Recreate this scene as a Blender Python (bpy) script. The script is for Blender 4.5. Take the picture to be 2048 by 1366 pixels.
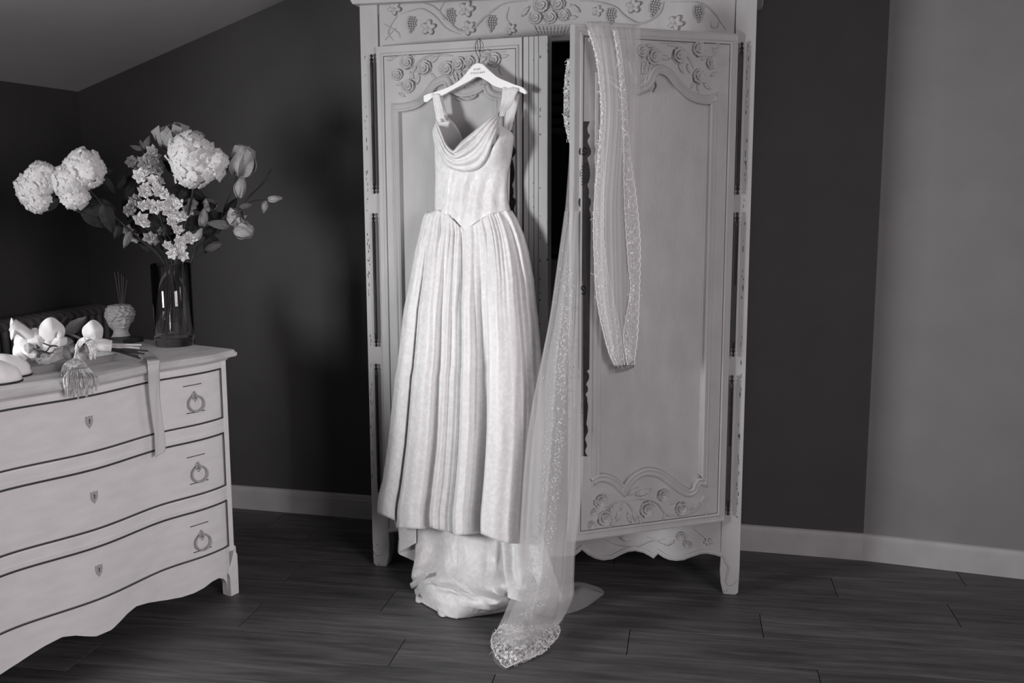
import bpy, bmesh, math, random
from math import sin, cos, pi, radians, sqrt, exp
from mathutils import Vector, Matrix, noise, geometry
random.seed(7)
for o in list(bpy.data.objects): bpy.data.objects.remove(o)
SC = bpy.context.scene
COL = SC.collection
V = Vector

# ------------------------------------------------------------------ camera
FPX, PITCH, ROLL, YAW = 2030.2, 0.147812, -0.003193, -0.254910
CAM = V((0, -4.216787, 1.5))
fw = V((sin(YAW)*cos(PITCH), cos(YAW)*cos(PITCH), -sin(PITCH)))
rt0 = V((cos(YAW), -sin(YAW), 0)); up0 = rt0.cross(fw)
rt = rt0*cos(ROLL)+up0*sin(ROLL); up = -rt0*sin(ROLL)+up0*cos(ROLL)
cd = bpy.data.cameras.new('camera'); cam = bpy.data.objects.new('camera', cd); COL.objects.link(cam)
cd.sensor_width = 36; cd.lens = FPX*36/2048; cd.clip_start = 0.05
cam.matrix_world = Matrix(((rt.x, up.x, -fw.x, CAM.x), (rt.y, up.y, -fw.y, CAM.y), (rt.z, up.z, -fw.z, CAM.z), (0, 0, 0, 1)))
SC.camera = cam
# ------------------------------------------------------------------ world, lights, exposure
w = bpy.data.worlds.new('world'); SC.world = w; w.use_nodes = True
w.node_tree.nodes['Background'].inputs[0].default_value = (1, .94, .955, 1)
w.node_tree.nodes['Background'].inputs[1].default_value = 0.13

def area(name, loc, target, sx, sy, power):
    l = bpy.data.lights.new(name, 'AREA'); l.shape = 'RECTANGLE'; l.size = sx; l.size_y = sy; l.energy = power
    o = bpy.data.objects.new(name, l); COL.objects.link(o); o.location = loc
    o.rotation_euler = (V(target)-V(loc)).to_track_quat('-Z', 'Y').to_euler()
    return o
l1 = area('window_light_left', (-3.05, -3.15, 1.30), (0.35, -0.5, 1.25), 0.50, 0.70, 27); l1.data.spread = radians(98)   # a window in a deep reveal
l2 = area('window_light_right', (2.4, -4.4, 1.7), (-2.2, -1.7, 0.5), 1.6, 1.7, 46); l2.data.spread = radians(115); l2.data.color = (1, .92, .945)   # duller, warmer daylight
vs = SC.view_settings
vs.view_transform = 'Standard'; vs.look = 'None'; vs.exposure = 0.0; vs.gamma = 1.0; vs.use_curve_mapping = False

# ------------------------------------------------------------------ pixel rays
def ray(px, py):
    return (fw + rt*((px-1024)/FPX) - up*((py-683)/FPX))
def onz(px, py, z=0.0):
    d = ray(px, py); return CAM + d*((z-CAM.z)/d.z)
class Frame:
    def __init__(s, origin, ang):
        s.M = Matrix.Translation(V(origin)) @ Matrix.Rotation(ang, 4, 'Z'); s.I = s.M.inverted()
    def px(s, px, py, off=0.0):            # a point of the plane `off` metres in front of the frame's own
        o = s.I @ CAM; d = s.I.to_3x3() @ ray(px, py); t = (-off-o.y)/d.y
        return o + d*t
    def xz(s, px, py, off=0.0):
        p = s.px(px, py, off); return (p.x, p.z)
    def W(s, *a): return s.M @ s.px(*a)

# ------------------------------------------------------------------ materials
def tone(v, t=1.0): return (v, v*(1-.010*t), v*(1-.006*t), 1)
def mat(name, v, rough=.6, t=1.0, var=0.0, scale=8, stretch=(1, 1, 1), bump=0.0, bscale=60, spec=.3, trans=0, metal=0, sheen=0, detail=4, coords='Object'):
    m = bpy.data.materials.new(name); m.use_nodes = True; nt = m.node_tree; N = nt.nodes; L = nt.links
    b = N['Principled BSDF']; b.inputs['Roughness'].default_value = rough
    b.inputs['Specular IOR Level'].default_value = spec; b.inputs['Metallic'].default_value = metal
    b.inputs['Sheen Weight'].default_value = sheen
    b.inputs['Base Color'].default_value = tone(v, t)
    tc = N.new('ShaderNodeTexCoord'); mp = N.new('ShaderNodeMapping'); L.new(tc.outputs[coords], mp.inputs[0]); mp.inputs['Scale'].default_value = stretch
    if var:
        n = N.new('ShaderNodeTexNoise'); n.inputs['Scale'].default_value = scale; n.inputs['Detail'].default_value = detail; L.new(mp.outputs[0], n.inputs['Vector'])
        r = N.new('ShaderNodeValToRGB'); r.color_ramp.elements[0].position = .3; r.color_ramp.elements[1].position = .7
        r.color_ramp.elements[0].color = tone(v*(1-var), t); r.color_ramp.elements[1].color = tone(min(.95, v*(1+var)), t)
        L.new(n.outputs['Fac'], r.inputs[0]); L.new(r.outputs[0], b.inputs['Base Color'])
    if bump:
        n2 = N.new('ShaderNodeTexNoise'); n2.inputs['Scale'].default_value = bscale; n2.inputs['Detail'].default_value = 3; L.new(mp.outputs[0], n2.inputs['Vector'])
        bp = N.new('ShaderNodeBump'); bp.inputs['Strength'].default_value = bump; bp.inputs['Distance'].default_value = .004
        L.new(n2.outputs['Fac'], bp.inputs['Height']); L.new(bp.outputs[0], b.inputs['Normal'])
    if trans:
        tl = N.new('ShaderNodeBsdfTranslucent'); tl.inputs[0].default_value = tone(v, t); mx = N.new('ShaderNodeMixShader'); mx.inputs[0].default_value = trans
        L.new(b.outputs[0], mx.inputs[1]); L.new(tl.outputs[0], mx.inputs[2]); L.new(mx.outputs[0], N['Material Output'].inputs[0])
    return m
def sheer(name, v, dens, pattern=None, scale=60):
    """tulle and lace: threads with holes between them"""
    m = bpy.data.materials.new(name); m.use_nodes = True; nt = m.node_tree; N = nt.nodes; L = nt.links; N.remove(N['Principled BSDF'])
    df = N.new('ShaderNodeBsdfDiffuse'); df.inputs[0].default_value = tone(v, .5)
    tl = N.new('ShaderNodeBsdfTranslucent'); tl.inputs[0].default_value = tone(v, .5)
    m1 = N.new('ShaderNodeMixShader'); m1.inputs[0].default_value = .4; L.new(df.outputs[0], m1.inputs[1]); L.new(tl.outputs[0], m1.inputs[2])
    tp = N.new('ShaderNodeBsdfTransparent'); m2 = N.new('ShaderNodeMixShader'); L.new(tp.outputs[0], m2.inputs[1]); L.new(m1.outputs[0], m2.inputs[2])
    L.new(m2.outputs[0], N['Material Output'].inputs[0]); m2.inputs[0].default_value = dens
    if pattern:
        tc = N.new('ShaderNodeTexCoord')
        vo = N.new('ShaderNodeTexVoronoi'); vo.feature = 'DISTANCE_TO_EDGE'; vo.inputs['Scale'].default_value = scale; L.new(tc.outputs['Object'], vo.inputs['Vector'])
        nz = N.new('ShaderNodeTexNoise'); nz.inputs['Scale'].default_value = scale*.35; nz.inputs['Detail'].default_value = 5; L.new(tc.outputs['Object'], nz.inputs['Vector'])
        r1 = N.new('ShaderNodeMapRange'); r1.inputs['From Min'].default_value = .0; r1.inputs['From Max'].default_value = .16; r1.inputs['To Min'].default_value = pattern; r1.inputs['To Max'].default_value = dens
        L.new(vo.outputs['Distance'], r1.inputs[0])
        r2 = N.new('ShaderNodeMapRange'); r2.inputs['From Min'].default_value = .5; r2.inputs['From Max'].default_value = .62; r2.inputs['To Min'].default_value = 0; r2.inputs['To Max'].default_value = pattern*.7
        L.new(nz.outputs['Fac'], r2.inputs[0])
        mx = N.new('ShaderNodeMath'); mx.operation = 'MAXIMUM'; L.new(r1.outputs[0], mx.inputs[0]); L.new(r2.outputs[0], mx.inputs[1]); L.new(mx.outputs[0], m2.inputs[0])
    return m
def wood_floor():
    m = bpy.data.materials.new('oak_laminate'); m.use_nodes = True; nt = m.node_tree; N = nt.nodes; L = nt.links; b = N['Principled BSDF']
    b.inputs['Roughness'].default_value = .48; b.inputs['Specular IOR Level'].default_value = .35
    tc = N.new('ShaderNodeTexCoord'); oi = N.new('ShaderNodeObjectInfo')
    ad = N.new('ShaderNodeVectorMath'); ad.operation = 'ADD'; L.new(tc.outputs['Object'], ad.inputs[0])
    sc = N.new('ShaderNodeVectorMath'); sc.operation = 'SCALE'; sc.inputs[0].default_value = (37, 11, 5); L.new(oi.outputs['Random'], sc.inputs['Scale']); L.new(sc.outputs[0], ad.inputs[1])
    mp = N.new('ShaderNodeMapping'); mp.inputs['Scale'].default_value = (1.6, 22, 1); L.new(ad.outputs[0], mp.inputs[0])
    n = N.new('ShaderNodeTexNoise'); n.inputs['Scale'].default_value = 2.2; n.inputs['Detail'].default_value = 7; n.inputs['Roughness'].default_value = .65; n.inputs['Distortion'].default_value = .6; L.new(mp.outputs[0], n.inputs['Vector'])
    r = N.new('ShaderNodeValToRGB'); e = r.color_ramp.elements; e[0].position = .28; e[1].position = .74; e[0].color = tone(.054, 1.6); e[1].color = tone(.135, 1.6)
    L.new(n.outputs['Fac'], r.inputs[0])
    mp2 = N.new('ShaderNodeMapping'); mp2.inputs['Scale'].default_value = (1.0, 6, 1); L.new(ad.outputs[0], mp2.inputs[0])
    n2 = N.new('ShaderNodeTexNoise'); n2.inputs['Scale'].default_value = 3; n2.inputs['Detail'].default_value = 3; L.new(mp2.outputs[0], n2.inputs['Vector'])
    r2 = N.new('ShaderNodeMapRange'); r2.inputs['From Min'].default_value = .3; r2.inputs['From Max'].default_value = .7; r2.inputs['To Min'].default_value = .7; r2.inputs['To Max'].default_value = 1.25; L.new(n2.outputs['Fac'], r2.inputs[0])
    rr = N.new('ShaderNodeMapRange'); rr.inputs['To Min'].default_value = .82; rr.inputs['To Max'].default_value = 1.18; L.new(oi.outputs['Random'], rr.inputs[0])
    mu = N.new('ShaderNodeMath'); mu.operation = 'MULTIPLY'; L.new(r2.outputs[0], mu.inputs[0]); L.new(rr.outputs[0], mu.inputs[1])
    vm = N.new('ShaderNodeVectorMath'); vm.operation = 'SCALE'; L.new(r.outputs[0], vm.inputs[0]); L.new(mu.outputs[0], vm.inputs['Scale']); L.new(vm.outputs[0], b.inputs['Base Color'])
    bp = N.new('ShaderNodeBump'); bp.inputs['Strength'].default_value = .25; bp.inputs['Distance'].default_value = .002; L.new(n.outputs['Fac'], bp.inputs['Height']); L.new(bp.outputs[0], b.inputs['Normal'])
    return m
def damask():
    m = mat('satin_jacquard', .86, .42, .25, spec=.35, trans=.12)
    nt = m.node_tree; N = nt.nodes; L = nt.links; b = N['Principled BSDF']
    tc = N.new('ShaderNodeTexCoord'); n = N.new('ShaderNodeTexNoise'); n.inputs['Scale'].default_value = 34; n.inputs['Detail'].default_value = 5; n.inputs['Distortion'].default_value = 1.6; L.new(tc.outputs['Object'], n.inputs['Vector'])
    r = N.new('ShaderNodeMapRange'); r.inputs['From Min'].default_value = .47; r.inputs['From Max'].default_value = .56; r.inputs['To Min'].default_value = .36; r.inputs['To Max'].default_value = .62; L.new(n.outputs['Fac'], r.inputs[0]); L.new(r.outputs[0], b.inputs['Roughness'])
    c = N.new('ShaderNodeValToRGB'); c.color_ramp.elements[0].position = .47; c.color_ramp.elements[1].position = .56; c.color_ramp.elements[0].color = tone(.83, .3); c.color_ramp.elements[1].color = tone(.90, .3)
    L.new(n.outputs['Fac'], c.inputs[0]); L.new(c.outputs[0], b.inputs['Base Color'])
    n2 = N.new('ShaderNodeTexNoise'); n2.inputs['Scale'].default_value = 16; n2.inputs['Detail'].default_value = 3; L.new(tc.outputs['Object'], n2.inputs['Vector'])
    bp = N.new('ShaderNodeBump'); bp.inputs['Strength'].default_value = .22; bp.inputs['Distance'].default_value = .012; L.new(n2.outputs['Fac'], bp.inputs['Height']); L.new(bp.outputs[0], b.inputs['Normal'])
    return m
def glass():
    m = bpy.data.materials.new('clear_glass'); m.use_nodes = True; b = m.node_tree.nodes['Principled BSDF']
    b.inputs['Transmission Weight'].default_value = 1; b.inputs['Roughness'].default_value = .01; b.inputs['IOR'].default_value = 1.47; b.inputs['Base Color'].default_value = (.93, .92, .93, 1)
    return m
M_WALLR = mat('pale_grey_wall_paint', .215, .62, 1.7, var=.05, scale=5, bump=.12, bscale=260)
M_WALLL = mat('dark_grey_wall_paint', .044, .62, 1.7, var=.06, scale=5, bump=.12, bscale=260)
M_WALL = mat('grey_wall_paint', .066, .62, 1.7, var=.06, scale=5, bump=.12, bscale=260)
M_CEIL = mat('ceiling_paint', .46, .7, 1.3, var=.03, scale=4, bump=.08, bscale=200)
M_BASE = mat('baseboard_paint', .42, .5, 1.3, var=.08, scale=9)
M_FLOOR = wood_floor()
M_GAP = mat('floor_gap', .008, .8)
M_PAINT = mat('armoire_paint', .425, .55, .55, var=.06, scale=14, stretch=(1, 1, .5), bump=.16, bscale=90)
M_CHEST = mat('chest_paint', .78, .5, .55, var=.05, scale=10, stretch=(1, 1, 3), bump=.12, bscale=70)
M_CHTOP = mat('chest_top_paint', .62, .5, .6, var=.14, scale=4, stretch=(2, 9, 1), bump=.15, bscale=50)
M_GLAZE = mat('dark_glaze', .05, .7)
M_GLAZE_SHADE = mat('glaze_and_shade', .19, .7)  # old glaze in the carving; also paints the shade beside its vines
M_WORN = mat('worn_edge', .11, .8, var=.5, scale=60)
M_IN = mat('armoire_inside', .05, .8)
M_IRON = mat('dark_iron', .016, .45, spec=.25, metal=0, var=.3, scale=40)
M_WIRE = mat('steel_wire', .10, .35, metal=.7)
M_SATIN = damask()
M_LINING = mat('satin_lining', .72, .5, .6, trans=.12, bump=.15, bscale=30)
M_HANGER = mat('hanger_lacquer', .85, .35, .3, spec=.5)
M_PRINT = mat('hanger_print', .12, .6)
M_TULLE = sheer('tulle', .93, .22)
M_TULLE2 = sheer('tulle_layered', .93, .38)
M_LACE = sheer('lace', .92, .32, pattern=.66, scale=75)
M_EMB2 = mat('soft_embroidery_thread', .5, .7, .4)
M_EMB = mat('embroidery_thread', .8, .6, .3)
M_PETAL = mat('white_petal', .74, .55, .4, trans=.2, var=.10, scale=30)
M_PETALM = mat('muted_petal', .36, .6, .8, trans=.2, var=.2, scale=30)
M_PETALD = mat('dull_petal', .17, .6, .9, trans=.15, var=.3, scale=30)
M_STAMEN = mat('stamen', .16, .7)
M_LEAF = mat('dark_leaf', .016, .6, var=.4, scale=25, spec=.2)
M_LEAFL = mat('pale_leaf', .10, .5, var=.4, scale=25)
M_STEM = mat('dark_stem', .022, .6)
M_STEML = mat('pale_stem', .42, .5, var=.2, scale=40)
M_GLASS = glass()
M_CLAY = mat('matte_clay', .32, .75, 1.0, var=.06, scale=20, bump=.08, bscale=120)
M_REED = mat('reed', .07, .7)
M_TRAY = mat('tray_wood', .33, .6, .9, var=.15, scale=8, stretch=(1, 12, 6))
M_BOOK = mat('dark_cover', .03, .5)
M_RIBBON = mat('satin_ribbon', .78, .35, .4, trans=.15, spec=.4)
M_SHOE = mat('shoe_satin', .85, .3, .3, spec=.45)
M_SOLE = mat('shoe_sole', .02, .6)
M_RAD = mat('radiator_enamel', .11, .45, 1.6)
M_AMA = mat('amaranth', .50, .85, .7, var=.3, scale=90)
M_COMB = mat('comb_metal', .12, .35, metal=.5)
M_BOX = mat('linen_box', .30, .8)
M_PLATE = mat('painted_iron', .42, .45, .55, spec=.4)

# ------------------------------------------------------------------ mesh helpers
WM = {}
def prop(o, label=None, cat=None, group=None, kind=None):
    for k, v in (('label', label), ('category', cat), ('group', group), ('kind', kind)):
        if v: o[k] = v
    return o
def link(o, M, parent):
    COL.objects.link(o); WM[o.name] = M.copy()
    if parent is not None:
        o.parent = parent; o.matrix_local = WM[parent.name].inverted() @ M
    else: o.matrix_world = M
    return o
def empty(name, M, label=None, cat=None, group=None, parent=None):
    if not isinstance(M, Matrix): M = Matrix.Translation(V(M))
    o = bpy.data.objects.new(name, None); o.empty_display_size = .1; link(o, M, parent)
    return prop(o, label, cat, group)
def inst(name, me, M, parent=None):
    return link(bpy.data.objects.new(name, me), M, parent)
I4 = Matrix.Identity(4)
class MB:
    def __init__(s): s.v = []; s.f = []
    def add(s, vs, fs, M=None):
        b = len(s.v); s.v += [(M @ V(p)) if M else V(p) for p in vs]; s.f += [tuple(i+b for i in f) for f in fs]; return s
    def box(s, x0, x1, y0, y1, z0, z1, M=None):
        vs = [(x, y, z) for z in (z0, z1) for y in (y0, y1) for x in (x0, x1)]
        return s.add(vs, [(0, 2, 3, 1), (4, 5, 7, 6), (0, 1, 5, 4), (2, 6, 7, 3), (0, 4, 6, 2), (1, 3, 7, 5)], M)
    def grid(s, P, closed_u=False, closed_v=False, M=None):
        n, m = len(P), len(P[0]); vs = [p for r in P for p in r]; fs = []
        for i in range(n if closed_v else n-1):
            for j in range(m if closed_u else m-1):
                a, b = i, (i+1) % n; c, d = j, (j+1) % m
                fs.append((a*m+c, a*m+d, b*m+d, b*m+c))
        return s.add(vs, fs, M)
    def tube(s, path, r, n=8, cap=True, M=None, flat=1.0, closed=False):
        path = [V(p) for p in path]; R = r if callable(r) else (lambda t: r); rows = []; k = len(path)
        prev = None
        for i, p in enumerate(path):
            if closed: t = path[(i+1) % k]-path[i-1]
            else: t = path[min(i+1, k-1)]-path[max(i-1, 0)]
            t = t.normalized() if t.length > 1e-9 else V((0, 0, 1))
            if prev is None:
                a = V((0, 0, 1)) if abs(t.z) < .9 else V((1, 0, 0)); nrm = t.cross(a).normalized()
            else: nrm = (prev - t*prev.dot(t)); nrm = nrm.normalized() if nrm.length > 1e-6 else t.orthogonal().normalized()
            prev = nrm; b = t.cross(nrm); rr = R(i/max(1, k-1))
            rows.append([p+(nrm*cos(2*pi*j/n)+b*sin(2*pi*j/n)*flat)*rr for j in range(n)])
        b0 = len(s.v); s.grid(rows, closed_u=True, closed_v=closed, M=M)
        if cap and not closed:
            s.f.append(tuple(b0+j for j in range(n))[::-1]); e = b0+(k-1)*n; s.f.append(tuple(e+j for j in range(n)))
        return s
    def lathe(s, prof, n=24, M=None):
        rows = [[(r*cos(2*pi*j/n), r*sin(2*pi*j/n), z) for j in range(n)] for r, z in prof]
        return s.grid(rows, closed_u=True, M=M)
    def ball(s, c, r, n=10, m=6, sc=(1, 1, 1), M=None):
        rows = [[(c[0]+sc[0]*r*sin(pi*i/m)*cos(2*pi*j/n), c[1]+sc[1]*r*sin(pi*i/m)*sin(2*pi*j/n), c[2]+sc[2]*r*cos(pi*i/m)) for j in range(n)] for i in range(m+1)]
        return s.grid(rows, closed_u=True, M=M)
    def prism(s, outer, y0, y1, holes=(), M=None):
        """outline in the XZ plane, extruded from y0 to y1"""
        loops = [list(outer)]+[list(h) for h in holes]; flat = [p for l in loops for p in l]
        tris = geometry.tessellate_polygon([[V((p[0], p[1], 0)) for p in l] for l in loops]); n = len(flat)
        vs = [(p[0], y0, p[1]) for p in flat]+[(p[0], y1, p[1]) for p in flat]
        fs = [tuple(t) for t in tris]+[tuple(i+n for i in reversed(t)) for t in tris]; b = 0
        for l in loops:
            k = len(l)
            for i in range(k): a, c = b+i, b+(i+1) % k; fs.append((a, c, c+n, a+n))
            b += k
        return s.add(vs, fs, M)
    def mould(s, path, prof, closed=False, M=None):
        """sweep a profile [(across, height)] along an outline in the XZ plane, mitred; height goes to -Y"""
        k = len(path); rows = []
        for i in range(k):
            p = V((path[i][0], path[i][1])); a = V(path[i-1][:2]) if (i > 0 or closed) else None; c = V(path[(i+1) % k][:2]) if (i < k-1 or closed) else None
            d1 = (p-a).normalized() if a is not None and (p-a).length > 1e-9 else None; d2 = (c-p).normalized() if c is not None and (c-p).length > 1e-9 else None
            if d1 is None: d1 = d2
            if d2 is None: d2 = d1
            n1 = V((-d1.y, d1.x)); n2 = V((-d2.y, d2.x)); m = n1+n2; m = m/max(.35, m.length_squared/2) if m.length > .2 else n1
            rows.append([(p.x+m.x*o, -h, p.y+m.y*o) for o, h in prof])
        return s.grid(rows, closed_v=closed, M=M)
    def build(s, name, material, parent=None, M=I4, smooth=35, mods=(), merge=True):
        me = s.mesh(name, material, smooth, merge); o = inst(name, me, M, parent)
        for k, v in mods:
            if k == 'solid': q = o.modifiers.new('t', 'SOLIDIFY'); q.thickness = v; q.offset = 0
            if k == 'bevel': q = o.modifiers.new('b', 'BEVEL'); q.width = v; q.segments = 2; q.limit_method = 'ANGLE'
            if k == 'sub': q = o.modifiers.new('s', 'SUBSURF'); q.levels = v; q.render_levels = v
        return o
    def mesh(s, name, material, smooth=35, merge=True):
        me = bpy.data.meshes.new(name); bm = bmesh.new(); vs = [bm.verts.new(p) for p in s.v]
        for f in s.f:
            if len(set(f)) > 2:
                try: bm.faces.new([vs[i] for i in f])
                except ValueError: pass
        if merge: bmesh.ops.remove_doubles(bm, verts=bm.verts, dist=1e-5)
        bmesh.ops.recalc_face_normals(bm, faces=bm.faces)
        bm.to_mesh(me); bm.free(); me.materials.append(material)
        if smooth:
            me.polygons.foreach_set('use_smooth', [True]*len(me.polygons)); me.set_sharp_from_angle(angle=radians(smooth))
        return me
def cat(pts, n=6, closed=False):
    """smooth curve through points"""
    P = [V(p) for p in pts]; k = len(P); out = []
    for i in range(k if closed else k-1):
        if closed: a, b, c, d = P[i-1], P[i], P[(i+1) % k], P[(i+2) % k]
        else: a, b, c, d = P[max(i-1, 0)], P[i], P[i+1], P[min(i+2, k-1)]
        for j in range(n):
            t = j/n; out.append(.5*((2*b)+(c-a)*t+(2*a-5*b+4*c-d)*t*t+(3*b-a-3*c+d)*t**3))
    if not closed: out.append(P[-1])
    return out
def resample(P, n):
    P = [V(p) for p in P]; L = [0]
    for a, b in zip(P, P[1:]): L.append(L[-1]+(b-a).length)
    T = L[-1]; out = []; j = 0
    for i in range(n):
        d = T*i/(n-1)
        while j < len(L)-2 and L[j+1] < d: j += 1
        sg = L[j+1]-L[j]; t = (d-L[j])/sg if sg > 1e-12 else 0; out.append(P[j].lerp(P[j+1], min(1, max(0, t))))
    return out
def interp(knots, x):
    if x <= knots[0][0]: return knots[0][1]
    for (a, p), (b, q) in zip(knots, knots[1:]):
        if x <= b: return p+(q-p)*(x-a)/(b-a) if b > a else q
    return knots[-1][1]
def sinterp(knots, x):
    if x <= knots[0][0]: return knots[0][1]
    for (a, p), (b, q) in zip(knots, knots[1:]):
        if x <= b:
            t = (x-a)/(b-a) if b > a else 1; t = t*t*(3-2*t); return p+(q-p)*t
    return knots[-1][1]
def fbm(p, o=3): return noise.fractal(V(p), 1.0, 2.0, o)

# ================================================================== SETTING
XL = -3.20                                   # knee wall
XR = 0.382                                   # where the back wall bends
BEND = radians(6)
def rw(s, off=0.0):                          # a point s metres along the right-hand wall
    return (XR+s*cos(BEND)+sin(BEND)*off*-1, -s*sin(BEND)-cos(BEND)*off)
def zc(x): return min(3.35, 1.965+0.3356*(x+3.2))
mb = MB(); mb.prism([(XL, 0), (XR, 0), (XR, zc(XR)), (XL, zc(XL))], 0, .12)
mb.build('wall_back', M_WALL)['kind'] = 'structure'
mb = MB(); a = rw(0); b = rw(2.75); pts = [a, b, (b[0], b[1]+.12), (a[0], a[1]+.12)]
n = 12; rows = []
for i in range(n+1):
    s = 2.75*i/n; p = rw(s); rows.append([(p[0], p[1], 0), (p[0], p[1], zc(p[0])), (p[0], p[1]+.12, zc(p[0])), (p[0], p[1]+.12, 0)])
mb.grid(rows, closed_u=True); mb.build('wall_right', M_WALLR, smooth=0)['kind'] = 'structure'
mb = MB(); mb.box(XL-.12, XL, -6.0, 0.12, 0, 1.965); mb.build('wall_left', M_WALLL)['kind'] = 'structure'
mb = MB(); cx = [(-3.32, 1.925), (.93, 3.35), (3.2, 3.35)]
mb.grid([[(x, -6, z), (x, .12, z), (x, .12, z+.08), (x, -6, z+.08)] for x, z in cx], closed_u=True)
mb.build('ceiling', M_CEIL, smooth=0)['kind'] = 'structure'
# skirting: a flat board with a small rounded step on top
bp = [(0, 0), (0, .016), (.086, .016), (.090, .012), (.098, .012), (.106, .008), (.110, 0)]
def baseboard(name, a, b):
    mb = MB(); a = V(a); b = V(b); d = (b-a).normalized(); n = V((d.y, -d.x, 0)); rows = []
    for i in range(9):
        p = a.lerp(b, i/8); rows.append([p+n*h+V((0, 0, z)) for z, h in bp])
    mb.grid(rows); mb.build(name, M_BASE, smooth=30)['kind'] = 'structure'
baseboard('baseboard_back', (XL, 0, 0), (XR-.0, 0, 0))
baseboard('baseboard_right', (XR-.001, 0, 0), rw(2.7)+(0,))
baseboard('baseboard_left', (XL, -6, 0), (XL, 0, 0))
# laminate floor: every board its own part
fl = MB(); fl.box(-3.3, 3.2, -6, .1, -.03, -.011); fl = fl.build('floor', M_GAP); fl['kind'] = 'structure'
FA = radians(4.8); FM = Matrix.Rotation(FA, 4, 'Z')
joints = {0: .2265, 1: .61, 2: -.0704, 3: -.52, 4: .08, 5: -.917, -1: -.62, -2: .5, 6: -.2, 7: .45}
PL = 1.345; RW = .201; plank_me = {}
def plank(x0, x1, k):
    y1 = -.255-RW*k; y0 = y1-RW; g = .0014
    Lx = round(x1-x0, 3)
    if Lx not in plank_me:
        h = (x1-x0)/2-g; hw = RW/2-g; c = .0007
        m = MB(); m.add([(-h, -hw, -.011), (h, -hw, -.011), (h, hw, -.011), (-h, hw, -.011), (-h, -hw, -c), (h, -hw, -c), (h, hw, -c), (-h, hw, -c),
               (-h+c, -hw+c, 0), (h-c, -hw+c, 0), (h-c, hw-c, 0), (-h+c, hw-c, 0)],
              [(0, 3, 2, 1), (0, 1, 5, 4), (1, 2, 6, 5), (2, 3, 7, 6), (3, 0, 4, 7), (4, 5, 9, 8), (5, 6, 10, 9), (6, 7, 11, 10), (7, 4, 8, 11), (8, 9, 10, 11)])
        plank_me[Lx] = m.mesh('plank', M_FLOOR, smooth=0)
    M = FM @ Matrix.Translation(((x0+x1)/2, (y0+y1)/2, 0))
    c = M.translation
    if c.x < -3.9 or c.x > 3.5 or c.y < -5.4: return
    inst('plank', plank_me[Lx], M, fl)
for k in range(-3, 26):
    j0 = joints.get(k, (k*.537) % PL)
    js = [j0+PL*i for i in range(-4, 4)]
    if k == 1: js = [.61+PL*i for i in range(-1, 3)]+[-1.868-PL*i for i in (1, 0)]
    js.sort()
    for a, b in zip(js, js[1:]):
        if b > -3.9 and a < 3.4: plank(a, b, k)

# ================================================================== ARMOIRE
PHI = .0343831; AW = 1.4451
AF = Frame((-1.53828, -.55553, 0), PHI)      # x along its front, -y out into the room
arm = empty('armoire', AF.M, 'tall white painted two-door armoire with carved flowers, its doors ajar, standing against the grey wall', 'wardrobe')
# relief elements (unit size, lying in XZ, rising to -Y)
def rose_mesh(name='carved_rose', material=None):
    rows = []; nr, nt = 22, 64
    for i in range(nr+1):
        r = i/nr; row = []
        for j in range(nt):
            t = 2*pi*j/nt; lobe = 1+.07*abs(sin(3*t+.5))*r+.03*cos(11*t)*r
            sp = (r*2.7+t/(2*pi)+.07*sin(3*t+r*8)) % 1.0
            h = .24*(1-r**2.2)+.26*sp*(.4+.6*r)*(1 if r < .97 else 0)
            if i == nr: h = -.05
            row.append((r*lobe*cos(t), -h, r*lobe*sin(t)))
        rows.append(row)
    me = MB().grid(rows, closed_u=True).mesh(name, material or M_PAINT, smooth=50, merge=False); me.materials.append(M_GLAZE_SHADE)
    for i in range(nr):
        for j in range(nt):
            hs = [-rows[a][b % nt][1] for a in (i, i+1) for b in (j, j+1)]
            if i > 0 and i < nr-1 and max(hs)-min(hs) > .15 and j % 21 > 5: me.polygons[i*nt+j].material_index = 1
            if i == nr-1 and j % 32 < 14: me.polygons[i*nt+j].material_index = 1
    return me
def leaf_relief():
    rows = []
    for i in range(11):
        u = i/10; w = .36*sin(pi*u**.8)**.8*(1+.12*sin(u*28)); row = []
        for j in range(9):
            v = -1+j/4; h = .16*(1-abs(v)**2)*sin(pi*min(1, u+.08))**.5 - .07*exp(-(v*5)**2)+.03*cos(v*9+u*20)
            if j in (0, 8): h = -.05
            row.append((w*v, -h, u*2-1))
        rows.append(row)
    me = MB().grid(rows).mesh('carved_leaf', M_PAINT, smooth=50, merge=False); me.materials.append(M_GLAZE_SHADE)
    for i in range(10): me.polygons[i*8+7].material_index = 1
    return me
def vineleaf_relief():
    rows = []
    for i in range(9):
        r = i/8; row = []
        for j in range(40):
            t = 2*pi*j/40; R = .55+.45*abs(cos(2.5*t)); h = .17*(1-(r-.55)**2*3)+.05*cos(5*t)*r
            if i == 8: h = -.05
            row.append((r*R*cos(t), -h, r*R*sin(t)))
        rows.append(row)
    me = MB().grid(rows, closed_u=True).mesh('carved_vine_leaf', M_PAINT, smooth=50, merge=False); me.materials.append(M_GLAZE_SHADE)
    for j in range(40):
        if j < 14 or j > 27: me.polygons[7*40+j].material_index = 1
    return me
def grape_relief():
    mb = MB()
    for row, cnt in enumerate((3, 4, 4, 4, 3, 2, 1)):
        for c in range(cnt):
            mb.ball(((c-(cnt-1)/2)*.30+(.04 if row % 2 else -.04), -.03, .95-row*.30), .155, 8, 6)
    return mb.mesh('carved_grapes', M_PAINT, smooth=80)
ROSE, LEAF, VLEAF, GRAPE = rose_mesh(), leaf_relief(), vineleaf_relief(), grape_relief()
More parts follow.
